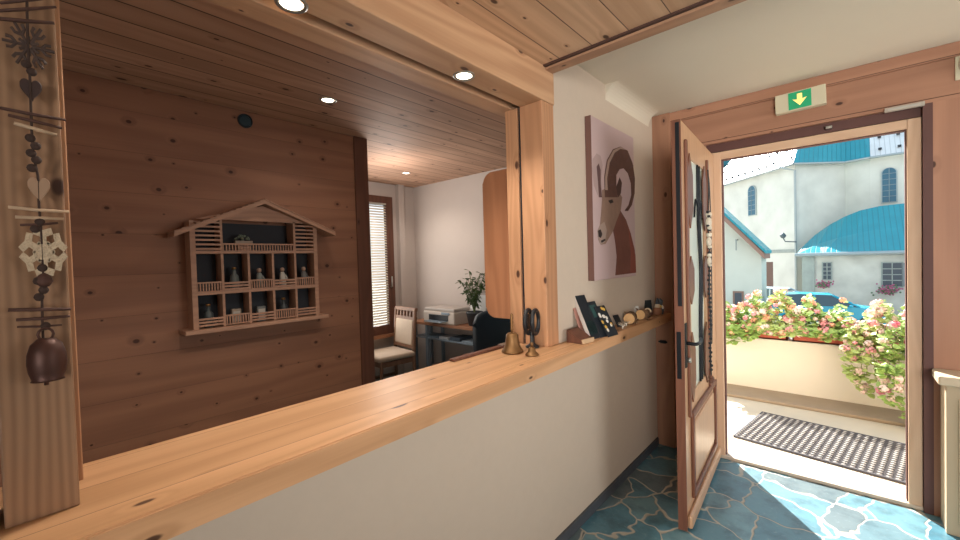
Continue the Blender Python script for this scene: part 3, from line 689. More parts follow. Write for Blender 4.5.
# card box lying low
cb = thing('card_holder', (-.975, 1.84, 1.001), 'low wooden holder of dark visiting cards, nearest the post on the ledge', 'card holder', rz=math.radians(-6))
MB().prism([(.035, -.05, 0), (.035, .05, 0), (.035, .05, .012), (-.055, .05, .062), (-.055, .05, 0)][0:1] + [(.035, -.05, .012), (-.055, -.05, .062), (-.055, -.05, 0)], (0, .10, 0)).build('base', M_dark, cb)
MB().box(.030, .038, -.05, .05, .0, .022, .001).build('lip', mat('pale_wood', '#c8a987', .6), cb)
for i in range(3):
    MB().box(-.055+.002, .032, -.045+i*.002, .043+i*.001, 0, .004, M=Matrix.Translation((-.003*i, 0, .062-.045+.002*i)) @ Matrix.Rotation(math.radians(29), 4, 'Y')).build('card', M_navy, cb)
card('leaflet', 578, 338, .05, .165, .002, -.30, 0, M_pinkp, 'thin pinkish leaflet leaning leftmost behind the dark brochure', 'leaflet', X=-1.005)
card('brochure_stack', 590, 338, .085, .24, .022, -.42, -.12, mat('white_stock', '#c9c2bb', .6), 'tall thick white-edged dark brochure leaning on the wall', 'brochure', X=-.955,
     face=[(0, 1, 0, 1, M_navy), (.1, .9, .1, .4, M_teal)])
card('photo_brochure', 607, 337, .08, .20, .006, -.44, -.12, M_navy, 'dark brochure with a greenish patch standing between the tall brochure and the daisy postcard', 'brochure', X=-.940, face=[(.15, .85, .55, .9, M_teal)])
fl = card('flower_postcard', 624, 337, .10, .175, .004, -.50, -.12, M_navy, 'postcard with yellow and white daisies in front of the brochures', 'postcard', X=-.915)
for i in range(13):
    yy, zz_ = random.uniform(-.04, .04), random.uniform(.02, .16)
    MB().lathe([(0, .0012), (.009, .0012), (.0105, .0)], c=(0, 0, 0), n=9, M=Matrix.Translation((0.0004, yy, zz_)) @ Matrix.Rotation(math.radians(90), 4, 'Y')).build('daisy', M_daisy if i % 3 else M_yel, fl)
card('name_card', 614, 326, .055, .075, .008, -.45, -.1, M_navy, 'small dark card leaning behind the white edelweiss ornament', 'card', X=-1.0)
card('white_card', 617, 317, .045, .085, .002, -.3, -.4, M_paper, 'small white card leaning on the wall behind the dark card', 'card', X=-1.03)
P = Vector((-.975, 2.36, 1.001))
ed = thing('edelweiss_ornament', P, 'white spiky edelweiss ornament lying on the ledge', 'ornament')
M_ed = mat('edelweiss_white', '#ddd6c8', .8)
for k in range(3):
    q = MB(); c = Vector((.012*math.cos(k*2.1), .05*(k-1), .014))
    for j in range(8):
        a = j*math.pi/4+k; d = Vector((math.cos(a), math.sin(a), .45)); n_ = Vector((-math.sin(a), math.cos(a), 0))
        q.prism([c, c+d*.012+n_*.005, c+d*.026, c+d*.012-n_*.005], (0, 0, .0018))
    q.ball(c+Vector((0, 0, .004)), .006, 1); q.lathe([(.004, -.014), (.003, 0)], c=c, n=8)
    q.build('blossom', M_ed, ed)
def stump(name, Y, X, r, h, label, rz):
    t = thing(name, (X, Y, 1.001), label, 'carving', rz=rz)
    Mb = mat('bark', '#75583f', .9, noise_amt=.4, nscale=60, bump=.8); Mc = mat('cut_wood', '#c79f6e', .7, noise_amt=.15, nscale=60)
    q = MB(); q.tube([(-.0, -h/2, r), (0, -h/6, r*1.04), (0, h/6, r*1.02), (0, h/2, r)], [r, r*1.03, r*.98, r], 18, cap=True); q.build('log', Mb, t, True)
    for sy in (-1,):
        q = MB(); q.lathe([(0, 0), (r*.92, 0), (r*.92, .003), (0, .0035)], n=18, M=Matrix.Translation((0, sy*h/2, r)) @ Matrix.Rotation(math.radians(90), 4, 'X')); q.build('cut_face', Mc, t)
    for sx in (-1, 1):
        q = MB().tube([(sx*r*.5, -h/2-.004, r*1.9), (sx*r*.75, -h/2-.004, r*2.25)], [.005, .002], 6); q.build('ear', Mb, t, True)
    q = MB().tube([(r*.9, -h*.3, r*.3), (r*1.15, -h*.3, 0.003)], [.007, .006], 6); q.tube([(r*.9, h*.3, r*.3), (r*1.15, h*.3, 0.003)], [.007, .006], 6); q.build('feet', Mb, t)
    return t
stump('carved_log', 2.52, -1.0, .035, .10, 'carved log figure nearer the brochures, before the black sign', .25)
stump('carved_log', 2.73, -.995, .034, .085, 'carved log figure with a pale curled horn, nearer the door', -.1)
MB_h = MB().tube([(-.962+.022*math.cos(t), 2.71+.006*t, 1.053+.022*math.sin(t)) for t in [k*.35 for k in range(14)]], [.006-.0003*k for k in range(14)], 8)
tag(MB_h.build('curled_horn', mat('pale_horn', '#c9b394', .6), smooth=True), 'pale curled horn resting on the log figure nearer the door', 'horn')
card('black_sign', 633, 314, .075, .105, .004, -.12, -.45, mat('blackboard', '#22282b', .6), 'little blackboard sign standing behind the carved logs', 'sign', X=-1.035)
# end-of-shelf figures
ow = thing('owl_figure', (-.985, 2.975, 1.001), 'brown and cream bird figure with pointed hat at the door end of ledge', 'figurine')
MB().lathe([(0, 0), (.026, 0), (.030, .02), (.026, .045), (.018, .055), (0, .058)], n=18).build('body', mat('figure_brown', '#8c5f45', .8, noise_amt=.2, nscale=50), ow, True)
MB().lathe([(.019, .052), (.021, .064), (.012, .08), (0, .084)], n=18).build('head', mat('figure_cream', '#c8b59c', .8), ow, True)
MB().lathe([(.016, .078), (.012, .095), (.002, .122), (0, .123)], n=14).build('hat', mat('figure_grey', '#454c55', .8), ow, True)
MB().lathe([(.0, 0), (.012, .004), (0, .02)], n=8, M=Matrix.Translation((.017, -.006, .062)) @ Matrix.Rotation(math.radians(90), 4, 'Y')).build('beak', M_yel, ow)
bw = thing('animal_figure', (-.99, 3.035, 1.001), 'dark grey animal figure with white chest standing last on the ledge', 'figurine')
MB().lathe([(0, 0), (.024, 0), (.030, .03), (.024, .06), (.014, .072), (0, .074)], n=16).build('body', mat('figure_slate', '#3c434c', .8), bw, True)
q = MB(); q.ball((.004, 0, .088), .021, 2); q.ball((0, .016, .106), .007, 1); q.ball((0, -.016, .106), .007, 1); q.build('head', mat('figure_grey2', '#5b5f66', .8), bw, True)
MB().ball((.018, -.004, .045), .014, 2, (.8, 1, 1.5)).build('chest', M_daisy, bw, True)
tb = thing('treasure_box', (-1.02, 2.9, 1.001), 'tiny dark red box between the horn and the figures', 'box')
MB().box(-.018, .018, -.02, .02, 0, .03, .002).build('body', mat('dark_red', '#6a3a34', .7), tb); MB().lathe([(.0205, -.021), (.0205, .021), (0, .021)], n=16, M=Matrix.Translation((0, 0, .03)) @ Matrix.Rotation(math.radians(90), 4, 'X') @ Matrix.Diagonal((.9, .55, 1, 1))).build('lid', M_dark, tb)
# switch on the pilaster
P = on_y(666, 342, 3.14)
sw = thing('bolt_latch', (P.x-.02, 3.139, P.z), 'short black bolt on the wooden pilaster below the shelf end', 'latch')
MB().tube([(-.03, -.006, 0), (.03, -.006, 0)], .007, 10).build('bolt', M_blackm, sw, True); MB().box(-.02, .02, -.004, 0, -.012, .012).build('plate', M_blackm, sw)

# ================================================================== OFFICE
hb_ = []
y_ = 1.80; x0, x1, z0, z1 = -1.57, -1.27, 1.09, 1.925; r = .06
for cx, cz, a0 in ((x0+r, z0+r, 180), (x1-.01, z0+.01, 270), (x1-.01, z1-.01, 0), (x0+r, z1-r, 90)):
    rr_ = r if cx < -1.4 else .01
    for k in range(7): a = math.radians(a0+k*15); hb_.append((cx+rr_*math.cos(a), y_, cz+rr_*math.sin(a)))
hp = MB().prism(hb_, (0, .03, 0)); bmesh.ops.bevel(hp.bm, geom=[e for e in hp.bm.edges if abs(e.verts[0].co.y-e.verts[1].co.y) < 1e-5 and e.verts[0].co.y < 1.81], offset=.006, segments=2, affect='EDGES')
hatch = tag(hp.build('hatch_shutter', wood('shutter_pine', '#bd7d55', '#8f5739', 'Z', 'X', ring=60, knots=.25, kscale=5)), 'upright rounded-corner pine board fixed behind the post', 'shutter')
for z in (1.2, 1.7): MB().tube([(-1.268, 1.795, z), (-1.268, 1.795, z+.06)], .006, 8).build('hinge', M_steel, hatch)
# desk
dk = thing('office_desk', (-2.65, 2.93, 0), 'brown-topped office desk with grey metal shelf, by the far wall', 'desk')
MB().box(-1.02, .55, -.03, .25, .735, .765, .003).build('desktop', M_desk, dk)
M_gry = mat('blue_grey_metal', '#7e8b96', .45, metal=.3)
MB().box(-.98, .5, -.02, .24, .585, .60, .002).build('shelf', M_gry, dk)
for x in (-.98, -.78, .48):
    for y in (-.02, .21): MB().box(x, x+.03, y, y+.03, 0, .735).build('leg', M_gry, dk)
# papers / binders on desk shelf
for i in range(5):
    c = ['#6f8799', '#b3bcc2', '#3d4b58', '#8b9aa5', '#c9cdd0'][i]
    tag(MB().box(-3.40+i*.17, -3.26+i*.17, 2.93, 3.12, .601, .615+.01*(i % 3), .001).build('paper_stack', mat('paper_%d' % i, c, .7)),
        ['blue-grey folder at the left end of the desk shelf', 'light grey paper pile second along the desk shelf', 'dark slate folder in the middle of the desk shelf', 'mid grey paper pile fourth along the desk shelf', 'pale paper pile at the right of the desk shelf'][i], 'paper', 'papers on the desk shelf')
bx = [('#7a5846', .10, .30, 'brown archive box under the left of the desk'), ('#5c6770', .08, .34, 'slim dark grey file standing under the desk beside the brown box'), ('#8b98a8', .15, .33, 'pale blue printed carton under the desk'), ('#3c4652', .12, .30, 'dark blue box under the desk right of the pale carton'), ('#a3a7a8', .10, .26, 'light grey file box rightmost under the desk')]
x = -3.36
for i, (c, w_, h_, lb) in enumerate(bx):
    t = thing('storage_box', (x+w_/2, 3.05, .001), lb, 'box', 'boxes under the desk'); MB().box(-w_/2, w_/2, -.12, .12, 0, h_, .004).build('body', mat('box_%d' % i, c, .7, noise_amt=.2, nscale=20), t)
    MB().box(-w_/2-.002, w_/2+.002, -.122, .122, h_-.05, h_+.003, .003).build('lid', mat('boxlid_%d' % i, c, .6), t); x += w_+.04
# printer
A = on_z(432, 311, .766)
pr = thing('printer', (-3.20, 3.06, .766), 'off-white desktop printer on the desk left of the plant', 'printer')
M_prn = mat('printer_plastic', '#c4b8ac', .5)
MB().box(-.24, .24, -.16, .10, 0, .13, .012).build('body', M_prn, pr); MB().box(-.23, .23, -.15, .09, .132, .165, .008).build('lid', mat('printer_lid', '#b4aaa2', .5), pr)
MB().box(-.15, .15, -.163, -.158, .035, .095, .002).build('paper_slot', M_black, pr); MB().box(-.13, .13, -.25, -.15, .03, .036, M=Matrix.Rotation(0, 4, 'X')).build('output_tray', M_gry, pr)
MB().box(.05, .17, -.165, -.15, .1, .125, .002).build('control_panel', M_gry, pr)
# paper behind plant
tag(MB().box(-.11, .11, 0, .004, 0, .30, M=Matrix.Translation((-2.86, 3.12, .767)) @ Matrix.Rotation(-.2, 4, 'X')).build('paper_sheet', M_paper), 'white sheet standing against the wall behind the office plant', 'paper')
# plant
M_leafg = mat('houseplant_green', '#44592f', .5, noise_amt=.3, nscale=30)
pp = thing('potted_plant', (-2.80, 3.03, .766), 'leafy green potted plant on the desk by the wall', 'plant')
MB().lathe([(0, 0), (.06, 0), (.082, .12), (.088, .125), (.088, .14), (.078, .14), (.074, .12), (0, .118)], n=20).build('pot', mat('dark_pot', '#383c40', .5), pp, True)
st = MB(); lf = MB()
random.seed(3)
for i in range(15):
    a = random.uniform(0, 6.28); R_ = random.uniform(.06, .24); H_ = random.uniform(.22, .46)
    p = [(0, 0, .11), (R_*.3*math.cos(a), R_*.3*math.sin(a), .11+H_*.5), (R_*math.cos(a), min(.12, R_*math.sin(a)), .11+H_)]
    b3 = bez(p, 5); st.tube(b3, .003, 5)
    for k in range(4, len(b3)):
        for s2 in (0, 1):
            c = Vector(b3[k]); d = Vector((random.uniform(-1, 1), random.uniform(-1, .5), random.uniform(-.5, .5))).normalized(); n_ = d.cross(Vector((0, 0, 1))).normalized()
            lf.face([c, c+d*.022+n_*.014, c+d*.045+n_*.012, c+d*.066-Vector((0, 0, .012)), c+d*.045-n_*.012, c+d*.022-n_*.014])
st.build('stems', mat('stem_green', '#5e6b3c', .6), pp); lf.build('leaves', M_leafg, pp)
# black office chair, seen from behind the counter
oc = thing('office_chair', (-1.87, 2.32, 0), 'black high-backed swivel chair between the desk and the counter', 'chair', rz=math.radians(195))
prof = []
q = MB()
N1, N2 = 14, 10; grid = []
for i in range(N1+1):
    v_ = i/N1; z = .56+v_*.50; hw = .245*(1-.12*v_**4)
    row = []
    for j in range(N2+1):
        u_ = j/N2*2-1; row.append(Vector((hw*u_*(1-.1*max(0, v_-.85)*6), .06*u_*u_*-1 + .07*math.sin(v_*3.0)*-.3 + .05*v_, z - .05*abs(u_)**3*(v_ > .8))))
    grid.append(row)
for off_, fl_ in ((0, 0), (.06, 1)):
    g_ = [[q.bm.verts.new(p+Vector((0, off_, 0))) for p in row] for row in grid]
    for i in range(N1):
        for j in range(N2): q.bm.faces.new((g_[i][j], g_[i][j+1], g_[i+1][j+1], g_[i+1][j]))
    if not fl_: ga = g_
for i in range(N1):
    for j in (0, N2): q.bm.faces.new((ga[i][j], ga[i+1][j], g_[i+1][j], g_[i][j]))
for j in range(N2):
    for i in (0, N1): q.bm.faces.new((ga[i][j], ga[i][j+1], g_[i][j+1], g_[i][j]))
M_leather = mat('black_leather', '#0f1d26', .45, noise_amt=.1, nscale=10, bump=.2)
q.build('backrest', M_leather, oc, True)
MB().box(-.25, .25, -.5, -.02, .43, .52, .03).build('seat', M_leather, oc, True)
MB().tube([(0, -.25, .08), (0, -.25, .43)], .03, 12).build('gas_lift', M_blackm, oc)
for k in range(5):
    a = k*2*math.pi/5; MB().tube([(0, -.25, .1), (.28*math.cos(a), -.25+.28*math.sin(a), .07)], [.025, .015], 8).build('foot', M_blackm, oc); MB().ball((.28*math.cos(a), -.25+.28*math.sin(a), .028), .027, 2).build('castor', M_black, oc)
for s2 in (-1, 1): MB().tube(bez([(s2*.26, -.02, .60), (s2*.29, -.05, .68), (s2*.29, -.35, .68), (s2*.26, -.38, .5)], 5), .018, 8).build('armrest', M_black, oc, True)
# monitor (dark, wide) to the right of the chair
mo = thing('computer_monitor', (-1.95, 2.98, .766), 'dark computer monitor seen from behind, partly hidden by the post', 'monitor', rz=math.radians(10))
MB().box(-.27, .27, -.02, .02, .08, .42, .008).build('screen', M_black, mo); MB().box(-.03, .03, .02, .05, .01, .2).build('neck', M_black, mo); MB().lathe([(0, 0), (.11, 0), (.11, .01), (0, .014)], n=20).build('foot', M_black, mo)

# wooden chair by the window
M_chw = wood('chair_wood', '#8a6248', '#5f4030', 'Z', 'X', ring=80, knots=0)
M_uph = mat('cream_upholstery', '#bba792', .8, noise_amt=.08, nscale=20)
wc = thing('wooden_chair', (-3.60, 2.54, 0), 'dark wooden chair with cream padded seat and back, below the office window', 'chair', rz=math.radians(-6))
for sx in (-1, 1):
    MB().tube([(sx*.19, .2, 0), (sx*.19, .19, .44), (sx*.195, .225, .92)], [.016, .02, .017], 8).build('leg', M_chw, wc)
    MB().tube([(sx*.19, -.2, 0), (sx*.195, -.19, .44)], [.015, .02], 8).build('leg', M_chw, wc)
    MB().box(min(sx*.18, sx*.2), max(sx*.18, sx*.2), -.19, .19, .38, .43).build('apron', M_chw, wc)
    MB().box(min(sx*.183, sx*.197), max(sx*.183, sx*.197), -.19, .19, .17, .2).build('stretcher', M_chw, wc)
MB().box(-.18, .18, -.2, -.18, .38, .43).build('apron', M_chw, wc)
MB().box(-.215, .215, -.225, .2, .435, .49, .02).build('seat', M_uph, wc, True)
Tb = Matrix.Translation((0, .20, .56)) @ Matrix.Rotation(-.09, 4, 'X')
MB().box(-.17, .17, -.022, .022, -.02, .25, .012, M=Tb).build('backrest', M_uph, wc)
MB().box(-.2, .2, -.016, .016, -.05, -.02, M=Tb).build('lower_rail', M_chw, wc); q = MB(); q.box(-.2, .2, -.016, .016, .25, .28, M=Tb); q.box(-.205, .205, -.018, .018, .34, .38, .008, M=Tb)
for i in range(6): q.box(-.165+i*.064, -.155+i*.064+.012, -.012, .012, .28, .34, M=Tb)
q.build('back_frame', M_chw, wc)

# ================================================================== OUTSIDE
M_porch = mat('pale_porch_concrete', '#cfc5b4', .85, noise_amt=.08, nscale=4, bump=.15)
struct(MB().box(-6, 4, 3.27, 5.3, -.25, 0.0).build('porch_floor', M_porch))
struct(MB().box(-6, 4, 4.62, 5.0, 0, .03, .008).build('porch_kerb', mat('brown_concrete', '#9c8b78', .9, noise_amt=.15, nscale=6)))
struct(MB().box(-6, 4, 4.98, 5.16, -.2, .545, .01).build('porch_wall', mat('cream_wall_paint', '#e2dccf', .85, noise_amt=.06, nscale=3, bump=.1)))
# doormat
def mat_weave():
    m = bpy.data.materials.new('woven_grey_mat'); m.use_nodes = True; g = G(m.node_tree); b = m.node_tree.nodes['Principled BSDF']
    tcn = g.n('ShaderNodeTexCoord'); sp = g.n('ShaderNodeSeparateXYZ'); g.t.links.new(tcn.outputs['Object'], sp.inputs[0])
    fx = g.m('MULTIPLY_ADD', g.m('SINE', g.m('MULTIPLY', sp.outputs[0], 150)), .5, .5); fy = g.m('MULTIPLY_ADD', g.m('SINE', g.m('MULTIPLY', sp.outputs[1], 165)), .5, .5)
    v_ = g.m('MULTIPLY', fx, fy); n = g.noise(tcn.outputs['Object'], 60, 3)
    c = g.mix(g.step(g.m('ADD', v_, g.m('MULTIPLY', n, .3)), .25, .8), lin('#5a585c'), lin('#c4c0bc')); g.put(c, b.inputs['Base Color']); b.inputs['Roughness'].default_value = .9
    bp = g.n('ShaderNodeBump'); bp.inputs['Distance'].default_value = .008; g.t.links.new(v_, bp.inputs['Height']); g.t.links.new(bp.outputs[0], b.inputs['Normal'])
    return m
dm = thing('doormat', (-.138, 3.896, .001), 'grey ribbed woven doormat on the porch outside the door', 'doormat', rz=math.radians(-8))
q = MB(); q.box(-.45, .80, -.34, .34, 0, .008)
for i in range(35): yy = -.327+i*.0192; q.tube([(-.45, yy, .008), (.8, yy, .008)], .008, 6)
q.build('mat', mat_weave(), dm)
q = MB()
for a in ((-.46, .81, -.355, -.34), (-.46, .81, .34, .355)): q.box(a[0], a[1], a[2], a[3], 0, .014, .003)
for a in ((-.465, -.45), (.8, .815)): q.box(a[0], a[1], -.355, .355, 0, .014, .003)
q.build('border', mat('mat_border', '#55545a', .9), dm)
# street below
struct(MB().box(-60, 60, 5.3, 45, -2.2, -1.95).build('street_ground', mat('pale_asphalt', '#a9a69f', .9, noise_amt=.08, nscale=2)))
# planters and geraniums
M_terra = mat('terracotta_plastic', '#b8563c', .6)
WY = 5.07
M_gr = [mat('geranium_leaf_a', '#9cbc68', .55, noise_amt=.3, nscale=25), mat('geranium_leaf_b', '#b8cd80', .55, noise_amt=.3, nscale=25)]
FC = {'pink': mat('petal_pink', '#eea4ae', .6), 'coral': mat('petal_coral', '#f3b596', .6), 'pale': mat('petal_pale', '#f6dcd6', .6), 'rose': mat('petal_rose', '#dd7f96', .6)}
HEADS = {}
def head_mesh(c):
    if c in HEADS: return HEADS[c]
    q = MB()
    for i in range(30):
        d = Vector((random.gauss(0, 1), random.gauss(0, 1), random.gauss(.2, 1))).normalized(); p = d*.030
        u = d.orthogonal().normalized(); w_ = d.cross(u); a = random.uniform(0, 6.28); u, w_ = u*math.cos(a)+w_*math.sin(a), w_*math.cos(a)-u*math.sin(a)
        q.face([p+u*.011, p+u*.005+w_*.010+d*.003, p-u*.008+w_*.006, p-u*.011+d*.003, p-u*.004-w_*.010, p+u*.007-w_*.007+d*.003])
    q.ball((0, 0, 0), .021, 1)
    o_ = q.build('flower_head', FC[c]); HEADS[c] = o_.data; bpy.data.objects.remove(o_); return HEADS[c]
def geranium(x0, x1, yc, z0, z1, n, heads, mix, gi, label, hang=0.0, dy=.14):
    """a plant filling x0..x1 around yc; some trails hang below z0 on the house side"""
    cx = (x0+x1)/2; t = thing('geranium_plant', (cx, yc, z0), label, 'flowers', 'geraniums on the porch wall')
    q = MB(); stm = MB(); hw = (x1-x0)/2; H_ = z1-z0
    def spotp():
        a = random.uniform(-1, 1)
        top = H_*(.72+.28*math.sin(3.1*a+x0*7)+.0)
        z = random.uniform(-.05, 1)*top
        y = random.uniform(-1, 1)*dy*(1-.35*abs(z/H_))
        if hang and random.random() < .38: z = -random.random()**1.3*hang*(1-abs(a)*.5); y = -dy-.01-random.uniform(0, .06)
        return Vector((a*hw*(1.08-.25*max(0, z)/H_), y, z))
    for i in range(n):
        p = spotp(); d = Vector((random.uniform(-1, 1), random.uniform(-1.2, .6), random.uniform(-.2, 1))).normalized()
        nn = (Vector((random.uniform(-.6, .6), random.uniform(-1, .4), 1))).normalized(); u = d - nn*d.dot(nn)
        if u.length < .1: continue
        u.normalize(); w_ = nn.cross(u); r_ = random.uniform(.018, .034)
        pts_ = [p]
        for k in range(7):
            a = -2.4+k*.8; rad = r_*(1 if k % 2 else .86); pts_.append(p+u*(r_*.55+rad*math.cos(a))+w_*rad*math.sin(a)+nn*(.18*r_*(k % 2)))
        q.face(pts_)
    for i in range(26):
        p = spotp(); stm.tube([(p.x*.6, 0 if p.z > 0 else -dy*.8, -.02), (p.x*.85, p.y*.7, p.z*.5), p], .0028, 5)
    q.build('foliage', M_gr[gi], t); stm.build('stems', mat('geranium_stem', '#8a9a55', .6), t)
    for i in range(heads):
        p = spotp()
        if p.z > 0: p.z = min(H_*1.05, p.z+.03); p.y -= .03
        c = random.choice(mix); o_ = bpy.data.objects.new('flower_head', head_mesh(c)); COL.objects.link(o_); o_.parent = t
        o_.location = p; s_ = random.uniform(.55, 1.15); o_.scale = (s_, s_, s_*.85); o_.rotation_euler = (random.uniform(-1, 1), random.uniform(-1, 1), random.uniform(0, 6))
    return t
random.seed(11)
for i, (a, b) in enumerate(((-1.15, -.42), (-.38, .38))):
    t = thing('window_box', ((a+b)/2, WY, .546), ['terracotta planter box on the left of the porch wall', 'terracotta planter box on the porch wall under the middle flowers'][i], 'planter', 'planters on the porch wall')
    hw = (b-a)/2; q = MB(); q.box(-hw, hw, -.085, .085, 0, .012); q.box(-hw, hw, -.085, -.073, 0, .13); q.box(-hw, hw, .073, .085, 0, .13); q.box(-hw, -hw+.012, -.085, .085, 0, .13); q.box(hw-.012, hw, -.085, .085, 0, .13)
    q.build('trough', M_terra, t)
    q = MB(); q.box(-hw-.006, hw+.006, -.093, -.083, .115, .14, .003); q.box(-hw-.006, hw+.006, .083, .093, .115, .14, .003); q.build('rim', M_terra, t)
    MB().box(-hw+.013, hw-.013, -.072, .072, .09, .115).build('soil', mat('soil', '#3b2a20', .95), t)
geranium(-1.12, -.62, WY, .68, 1.03, 750, 50, ['coral', 'pale', 'pink'], 0, 'coral and cream geranium at the left end beside the door frame', .2)
geranium(-.66, -.28, WY, .69, 1.03, 650, 52, ['pink', 'coral', 'pale'], 1, 'pink geranium spilling over the planter under the parked cars', .10)
geranium(-.32, .02, WY, .69, .98, 550, 42, ['coral', 'pink', 'pale'], 0, 'green bushy geranium with few coral blooms left of the white one', .10)
geranium(.0, .34, WY-.12, .58, .98, 700, 95, ['pale', 'pale', 'pale', 'pink'], 1, 'large cream-white geranium in the middle right of the wall', .42, .2)
geranium(.22, .62, WY-.30, .50, 1.0, 750, 95, ['pale', 'pink', 'pale', 'rose', 'pale'], 0, 'tall pale pink geranium trailing down against the right door frame', .5, .2)

# ---- church
def yq(p, Y): return on_y(p[0], p[1], Y)
DC = 33.0
E1 = on_y(795, 164.4, DC); ze = E1.z
E0 = on_z(725.5, 185.7, ze); E0 = E1 + (E0-E1)*1.35
E2 = on_z(845, 164.0, ze); E2 = Vector((E2.x, min(E2.y, DC+2.2), ze)); E3 = on_z(870, 158.5, ze); E4 = Vector((E3.x+9, E3.y-.2, ze))
church = thing('church', (E1.x, E1.y, -1.95), 'pale rendered church with turquoise metal roof, sun glare painted white on some facets, across the street', 'building')
def cl(p): return Vector(p) - Vector((E1.x, E1.y, -1.95))
q = MB(); base = [E0, E1, E2, E3, E4, E4+Vector((0, 9, 0)), E0+Vector((0, 9, 0))]
q.prism([cl((p.x, p.y, -1.95)) for p in base], (0, 0, ze+1.95)); q.build('nave_wall', M_church, church)
mid = (E1+E3)/2
def roofseg(A, B, m, nm, over=.35, rise=5.0, run=4.6):
    d = (B-A); d.z = 0; n_ = Vector((-d.y, d.x, 0)).normalized()
    if n_.y < 0: n_ = -n_
    a = A - n_*over + Vector((0, 0, -.18)); b = B - n_*over + Vector((0, 0, -.18)); c_ = B*.55+A*.45
    tb = B + n_*run + Vector((0, 0, rise)); ta = A + n_*run + Vector((0, 0, rise))
    return a, b, tb, ta, n_
segs = [(E0, E1, M_roof_glare), (E1, E3, M_roof), (E3, E4, M_roof_glare)]
cor = [E0, E1, E2, E3, E4]
top = [E0+Vector((2.8, 5.0, 5.2)), E1+Vector((.6, 5.2, 5.2)), E2+Vector((.3, 4, 5.2)), E3+Vector((.1, 4.9, 5.2)), E4+Vector((0, 5, 5.2))]
low = [E0+Vector((-.2, -.35, -.02)), E1+Vector((-.05, -.4, -.02)), E2+Vector((0, -.4, -.02)), E3+Vector((0, -.4, -.02)), E4+Vector((0, -.4, -.02))]
for i, m in enumerate((M_roof_glare, M_roof, M_roof, M_roof_glare)):
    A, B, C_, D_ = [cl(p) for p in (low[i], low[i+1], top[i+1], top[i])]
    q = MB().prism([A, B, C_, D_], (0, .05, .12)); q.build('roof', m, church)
    g_ = MB().tube([A+Vector((0, -.06, 0)), B+Vector((0, -.06, 0))], .07, 8); g_.build('gutter', mat('zinc', '#9fa9ab', .4, metal=.6), church)
M_hook = mat('snow_guard', '#2a333c', .6)
for i in (0, 3):
    sg = None
    for r_ in (.07, .24, .42):
        A, B = low[i].lerp(top[i], r_), low[i+1].lerp(top[i+1], r_); n = int((B-A).length/.75)
        for k in range(n):
            p = cl(A.lerp(B, (k+.5)/n)) + Vector((0, -.02, .14)); 
            if sg is None: sg = MB().box(-.06, .1, -.1, .06, -.04, .07, .02).build('snow_guard', M_hook, church); o_ = sg
            else: o_ = sg.copy(); COL.objects.link(o_)
            o_.location = p
# arched windows
def arch(px, py_t, py_b, hwpx, frac, A, B, nm='window'):
    """arched window on the wall A-B at image column px, at its true place"""
    d = (B-A); d.z = 0; n_ = Vector((d.y, -d.x, 0)).normalized()
    if n_.y > 0: n_ = -n_
    rt, rb = ray(px, py_t), ray(px, py_b)
    tt = (A-CP).dot(n_)/rt.dot(n_); T = CP+rt*tt; tb_ = (A-CP).dot(n_)/rb.dot(n_); Bp = CP+rb*tb_
    rr = ray(px+hwpx, py_t); R_ = CP+rr*((A-CP).dot(n_)/rr.dot(n_)); hw_ = (Vector((R_.x-T.x, R_.y-T.y, 0))).length
    dd = d.normalized(); H_ = T.z-Bp.z
    def P_(u, z, o_): return cl(Vector((T.x, T.y, Bp.z)) + dd*u + Vector((0, 0, z)) + n_*o_)
    pts_ = [(-hw_, 0), (hw_, 0)] + [(hw_*math.cos(a), H_-hw_+hw_*math.sin(a)) for a in [k*math.pi/10 for k in range(11)]]
    wn = MB().prism([P_(u*1.2, z*1.04-.06, .02) for u, z in pts_], n_*.06).build('window', mat('window_surround', '#a7b3b4', .8), church)
    MB().prism([P_(u, z, .05) for u, z in pts_], n_*.05).build('pane', mat('leaded_glass', '#2e6178', .25), wn)
    q = MB()
    for k in range(1, 6): z = H_*k/6; q.tube([P_(-hw_, z, .11), P_(hw_, z, .11)], .02, 4)
    q.tube([P_(0, 0, .11), P_(0, H_, .11)], .02, 4); q.build('bars', mat('pale_lead', '#7d8f96', .6), wn)
arch(752.5, 186, 215, 3.4, 0, E0, E1)
arch(889, 168, 202, 7, 0, E3, E4)
# downpipe at the corner
p1 = cl(E1)+Vector((.0, -.14, -.4)); MB().tube([p1+Vector((-.8, -.1, .3)), p1, Vector((p1.x, p1.y, .1))], .07, 8).build('downpipe', mat('zinc', '#9fa9ab', .4, metal=.6), church)
# string course on left part
bz = on_y(780, 253, DC).z
q = MB().prism([cl((E0.x, E0.y-.06, bz)), cl((E1.x, E1.y-.06, bz)), cl((E1.x, E1.y+.2, bz)), cl((E0.x, E0.y+.2, bz))], (0, 0, .22)); q.build('string_course', M_stone, church)
# chapel extension with turquoise roof
DX = 29.0
A0 = on_y(797, 254, DX); A1 = on_y(907, 253, DX); xr = A1.x+5
q = MB(); z1_ = A0.z
q.prism([cl((A0.x+.25, DX+.3, -1.95)), cl((xr, DX+.3, -1.95)), cl((xr, DC+3, -1.95)), cl((A0.x+.25, DC+.3, -1.95))], (0, 0, z1_+1.95)); q.build('annex_wall', mat('annex_render', '#c2c2ba', .9, noise_amt=.4, nscale=1.1, bump=.2), church)
pts_t = [on_y(*p, DC-.15) for p in ((799, 250), (815, 235), (830, 224.5), (845, 216.5), (860, 210.5), (880, 206), (907, 203), (960, 199))]
xs_ = [A0.x + (p.x-pts_t[0].x)/(pts_t[-1].x-pts_t[0].x)*(xr-A0.x) for p in pts_t]
q = MB()
lo_ = [q.bm.verts.new(cl((x_, DX, z1_-.02))) for x_ in xs_]; hi_ = [q.bm.verts.new(cl(p)) for p in pts_t]
